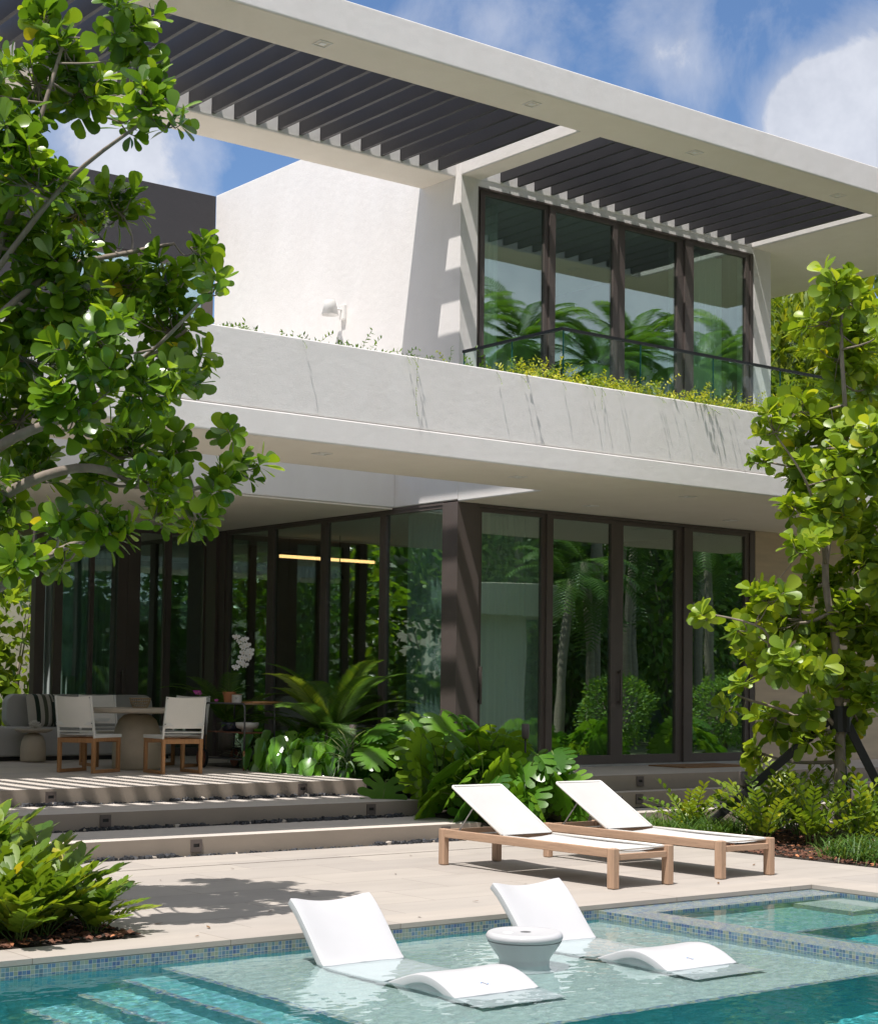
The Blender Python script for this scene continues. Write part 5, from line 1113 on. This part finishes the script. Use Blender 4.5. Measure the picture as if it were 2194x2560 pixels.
palm('areca_palm', 'low palm behind the right end of the balcony railing', (22.0, 19.0, 0), 3.2, 18, 2.3, 4, 'lf_bg', .5, 30, group=G2)
bush('leafy_tree', 'broad dark leafy tree filling the gap behind the palms on the right', (30.5, 24.5, 0), (4.8, 3.2, 6.1), 7000, .32, 5, 'lf_bg', 'tree', G2)
bush('leafy_tree', 'dark green tree showing between the end pilaster and the yellow-green tree', (28.3, 23.9, 0), (3.0, 2.4, 5.5), 6500, .30, 10, 'lf_bg', 'tree', G2, prof=LANC, wd=.42)
hedge(24, 40, 27.5, 29, 11.5, 'tall dark hedge closing the gap behind the trees at the right', 6)
bush('leafy_tree', 'tall leafy tree just beyond the right end of the upper windows', (26.4, 22.2, 0), (2.8, 2.2, 5.6), 5200, .28, 9, 'lf_bg', 'tree', G2, prof=LANC, wd=.3)
bush('leafy_tree', 'dark leafy tree behind the stone wall and the sea grape', (23.5, 17.5, 0), (2.4, 1.6, 2.6), 2600, .28, 6, 'lf_bg', 'tree', G2)
G3 = 'garden across the pool, mirrored in the right-hand glass'
bush('round_shrub', 'round clipped shrub mirrored low in the second and third ground floor panes', (26.2, 4.4, .1), (.95, .95, .95), 3200, .085, 7, 'lf_tall', group=G3)
bush('round_shrub', 'round clipped shrub mirrored low in the rightmost ground floor pane', (29.7, 4.4, .1), (.95, .95, .95), 3200, .085, 8, 'lf_tall', group=G3)
for i, (x, y, h, nm) in enumerate(((25.7, 3.0, 4.0, 'slim pale palm trunk mirrored in the second pane, left one'), (26.9, 2.8, 4.4, 'slim pale palm trunk mirrored in the second pane, right one'), (28.6, 1.8, 5.6, 'leaning palm mirrored in the third pane'), (31.6, 2.2, 5.2, 'palm mirrored in the rightmost pane'), (30.2, .6, 6.6, 'taller palm behind, mirrored between third and fourth pane'))):
    palm('garden_palm', nm, (x, y, 0), h, 12, 2.0, 40 + i, 'lf_refl', .38, 20, group=G3, tr=.11, lean=(.3 * (-1) ** i, .1), elr=(-45, 65))
for i, (x, y, h) in enumerate(((26.4, -2.0, 9.0), (29.2, -2.4, 9.4), (31.2, -1.6, 8.8), (33.0, -2, 9.6), (35.2, -1.6, 9.2), (37.5, -2.4, 9.8))):
    palm('garden_palm', ('tall palm mirrored in the leftmost upstairs pane', 'tall palm mirrored left of centre upstairs', 'tall palm mirrored in the middle of the upstairs glass', 'tall palm mirrored right of centre upstairs', 'tall palm mirrored in the rightmost upstairs pane', 'outermost tall palm of the mirrored garden')[i], (x, y, 0), h + 1.3, 22, 2.3, 60 + i, 'lf_tall', .5, 34, group=G3, tr=.13, elr=(-15, 85))
for i, (x, y, r) in enumerate(((23.5, -2.5, 2.6), (27.5, -3.0, 3.0), (31.5, -3.2, 3.2), (35.5, -3.0, 3.2), (39.5, -2.5, 3.2), (30, -6, 3.6), (36, -6, 3.8))):
    bush('garden_tree', 'dense dark tree in the mirrored garden, number %s from the pavilion' % ('one two three four five six seven'.split()[i]), (x, y, 0), (r, 1.8, 5.0 + .06 * i), 4200, .26, 70 + i, 'lf_tall' if i % 2 else 'lf_refl', 'tree', G3)
for i, (x, y) in enumerate(((10.5, -6.0), (14.5, -5.5), (18.5, -5.2), (21.5, -5.4))):
    bush('garden_tree', 'dense dark tree on the near side of the mirrored garden, ' + ('farthest from the pavilion', 'third from the pavilion', 'second from the pavilion', 'right behind the pavilion')[i], (x, y, 0), (2.4, 1.8, 4.2), 2600, .26, 150 + i, 'lf_refl', 'tree', G3)
e = empty('garden_pavilion', (24.5, 1.4, 0), 'cream flat-roofed pavilion mirrored in the leftmost ground floor pane', 'pavilion', G3)
m = MB(); m.box(-6, 3.0, -1.8, .2, 3.2, 3.95); m.build('roof', L['cream'], e, bevel=.02); m = MB(); m.box(.4, 1.9, -1.4, -.2, 0, 3.2); m.build('wall', L['cream'], e)
for i, (x, y) in enumerate(((24.0, 4.2), (25.0, 5.0), (27.5, 5.2), (28.3, 4.6), (31.0, 5.0), (23, 5.0), (32.5, 4.4))):
    e_ = copy_tree(srcs[i % 4]); e_.location = (x, y, 0); e_.scale = (1.2, 1.2, 1.1); e_['group'] = G3; e_['label'] = 'broad-leaved monstera in the mirrored garden, ' + ('by the pavilion wall', 'left of the first round shrub', 'right of the first round shrub', 'between the two round shrubs', 'right of the second round shrub', 'nearest the pavilion corner', 'outermost one')[i]
hedge(6, 46, -8.6, -7.0, 7.8, 'tall dark hedge closing the mirrored garden across the pool', 1)
hedge(-9.5, -8, -14, 30, 4.6, 'tall dark hedge along the far left side of the pool garden', 2)
hedge(-12, 16, 31.5, 33, 6.0, 'tall hedge beyond the cream garden wall behind the terrace', 4)
hedge(-26, 14, -19.5, -18, 4.6, 'tall dark hedge behind the row of trees across the pool', 3)
G5 = 'tall trees on the far left side of the pool'
for i, (x, y) in enumerate(((-1.5, 12.0), (-3.2, 8.2), (-4.2, 4.2), (-5.2, 0), (-6.5, -4))):
    bush('garden_tree', 'dense leafy tree on the far left side of the pool, ' + ('nearest the house', 'second from the house', 'middle one', 'second from the outer end', 'outermost one')[i], (x, y, 0), (2.2, 2.2, 3.4), 2200, .24, 120 + i, 'lf_refl', 'tree', G5)
for i in range(8):
    bush('garden_tree', 'tall leafy tree in the row across the pool behind the viewer, ' + ('leftmost one', 'second from the left', 'third from the left', 'fourth from the left', 'fourth from the right', 'third from the right', 'second from the right', 'rightmost one')[i], (-24 + 4.6 * i, -15 - 1.2 * (i % 2), 0), (3.0, 2.0, 4.2), 2200, .4, 170 + i, 'lf_refl', 'tree', 'row of trees across the pool')
G4 = 'sea grape hedge along the left garden edge'
for i, (x, y) in enumerate(((1.2, 14.5), (.6, 17.5), (1.4, 20.5), (2.2, 23.6), (5.2, 25.4), (8.6, 25.2))):
    bush('sea_grape_bush', 'large round-leaved sea grape bush ' + ('nearest the pool in the left hedge', 'second from the pool in the left hedge', 'third from the pool in the left hedge', 'at the hedge corner behind the sofa', 'behind the terrace left of the sofa', 'sunlit behind the open terrace side at the left frame edge')[i], (x, y, 0), (1.9, 1.9, 2.7), 2600, .22, 90 + i, 'lf_pitch' if i == 5 else 'lf_refl', 'shrub', G4, prof=OBOV, wd=.62)
for i, (x, y, hh) in enumerate(((10.9, 27.6, 1.9), (12.4, 28.0, 2.1))):
    bush('sea_grape_bush', 'bright round-leaved bush seen past the open end of the terrace, ' + ('left one', 'right one')[i], (x, y, 0), (1.3, 1.0, hh), 1500, .2, 190 + i, 'lf_pitch2', 'shrub', G4, prof=OBOV, wd=.65)
e = empty('pendant_lamp', (14.17, 20.5, 3.08), 'small black cone pendant hanging under the warm bar lamp inside', 'pendant lamp')
MB().lathe([(.0, .12), (.02, .12), (.075, .0), (.07, 0), (.015, .11)], 20, cap=False).build('lamp_shade', L['black'], e, smooth=True)
MB().tube([(0, 0, .12), (0, 0, .64)], .008, 6).build('cable', L['black'], e)
m = MB(); m.box(2, 15, 29.5, 29.7, 0, 3.0); tag(m.build('garden_wall', L['cream']), 'cream garden wall behind the sea grape hedge at the far left', 'wall')
for o in RECV: o.cycles.is_caustics_receiver = True
for o in bpy.data.objects:
    if o.name.split('.')[0] in ('shell', 'side_skirt', 'pedestal'): o.cycles.is_caustics_receiver = True
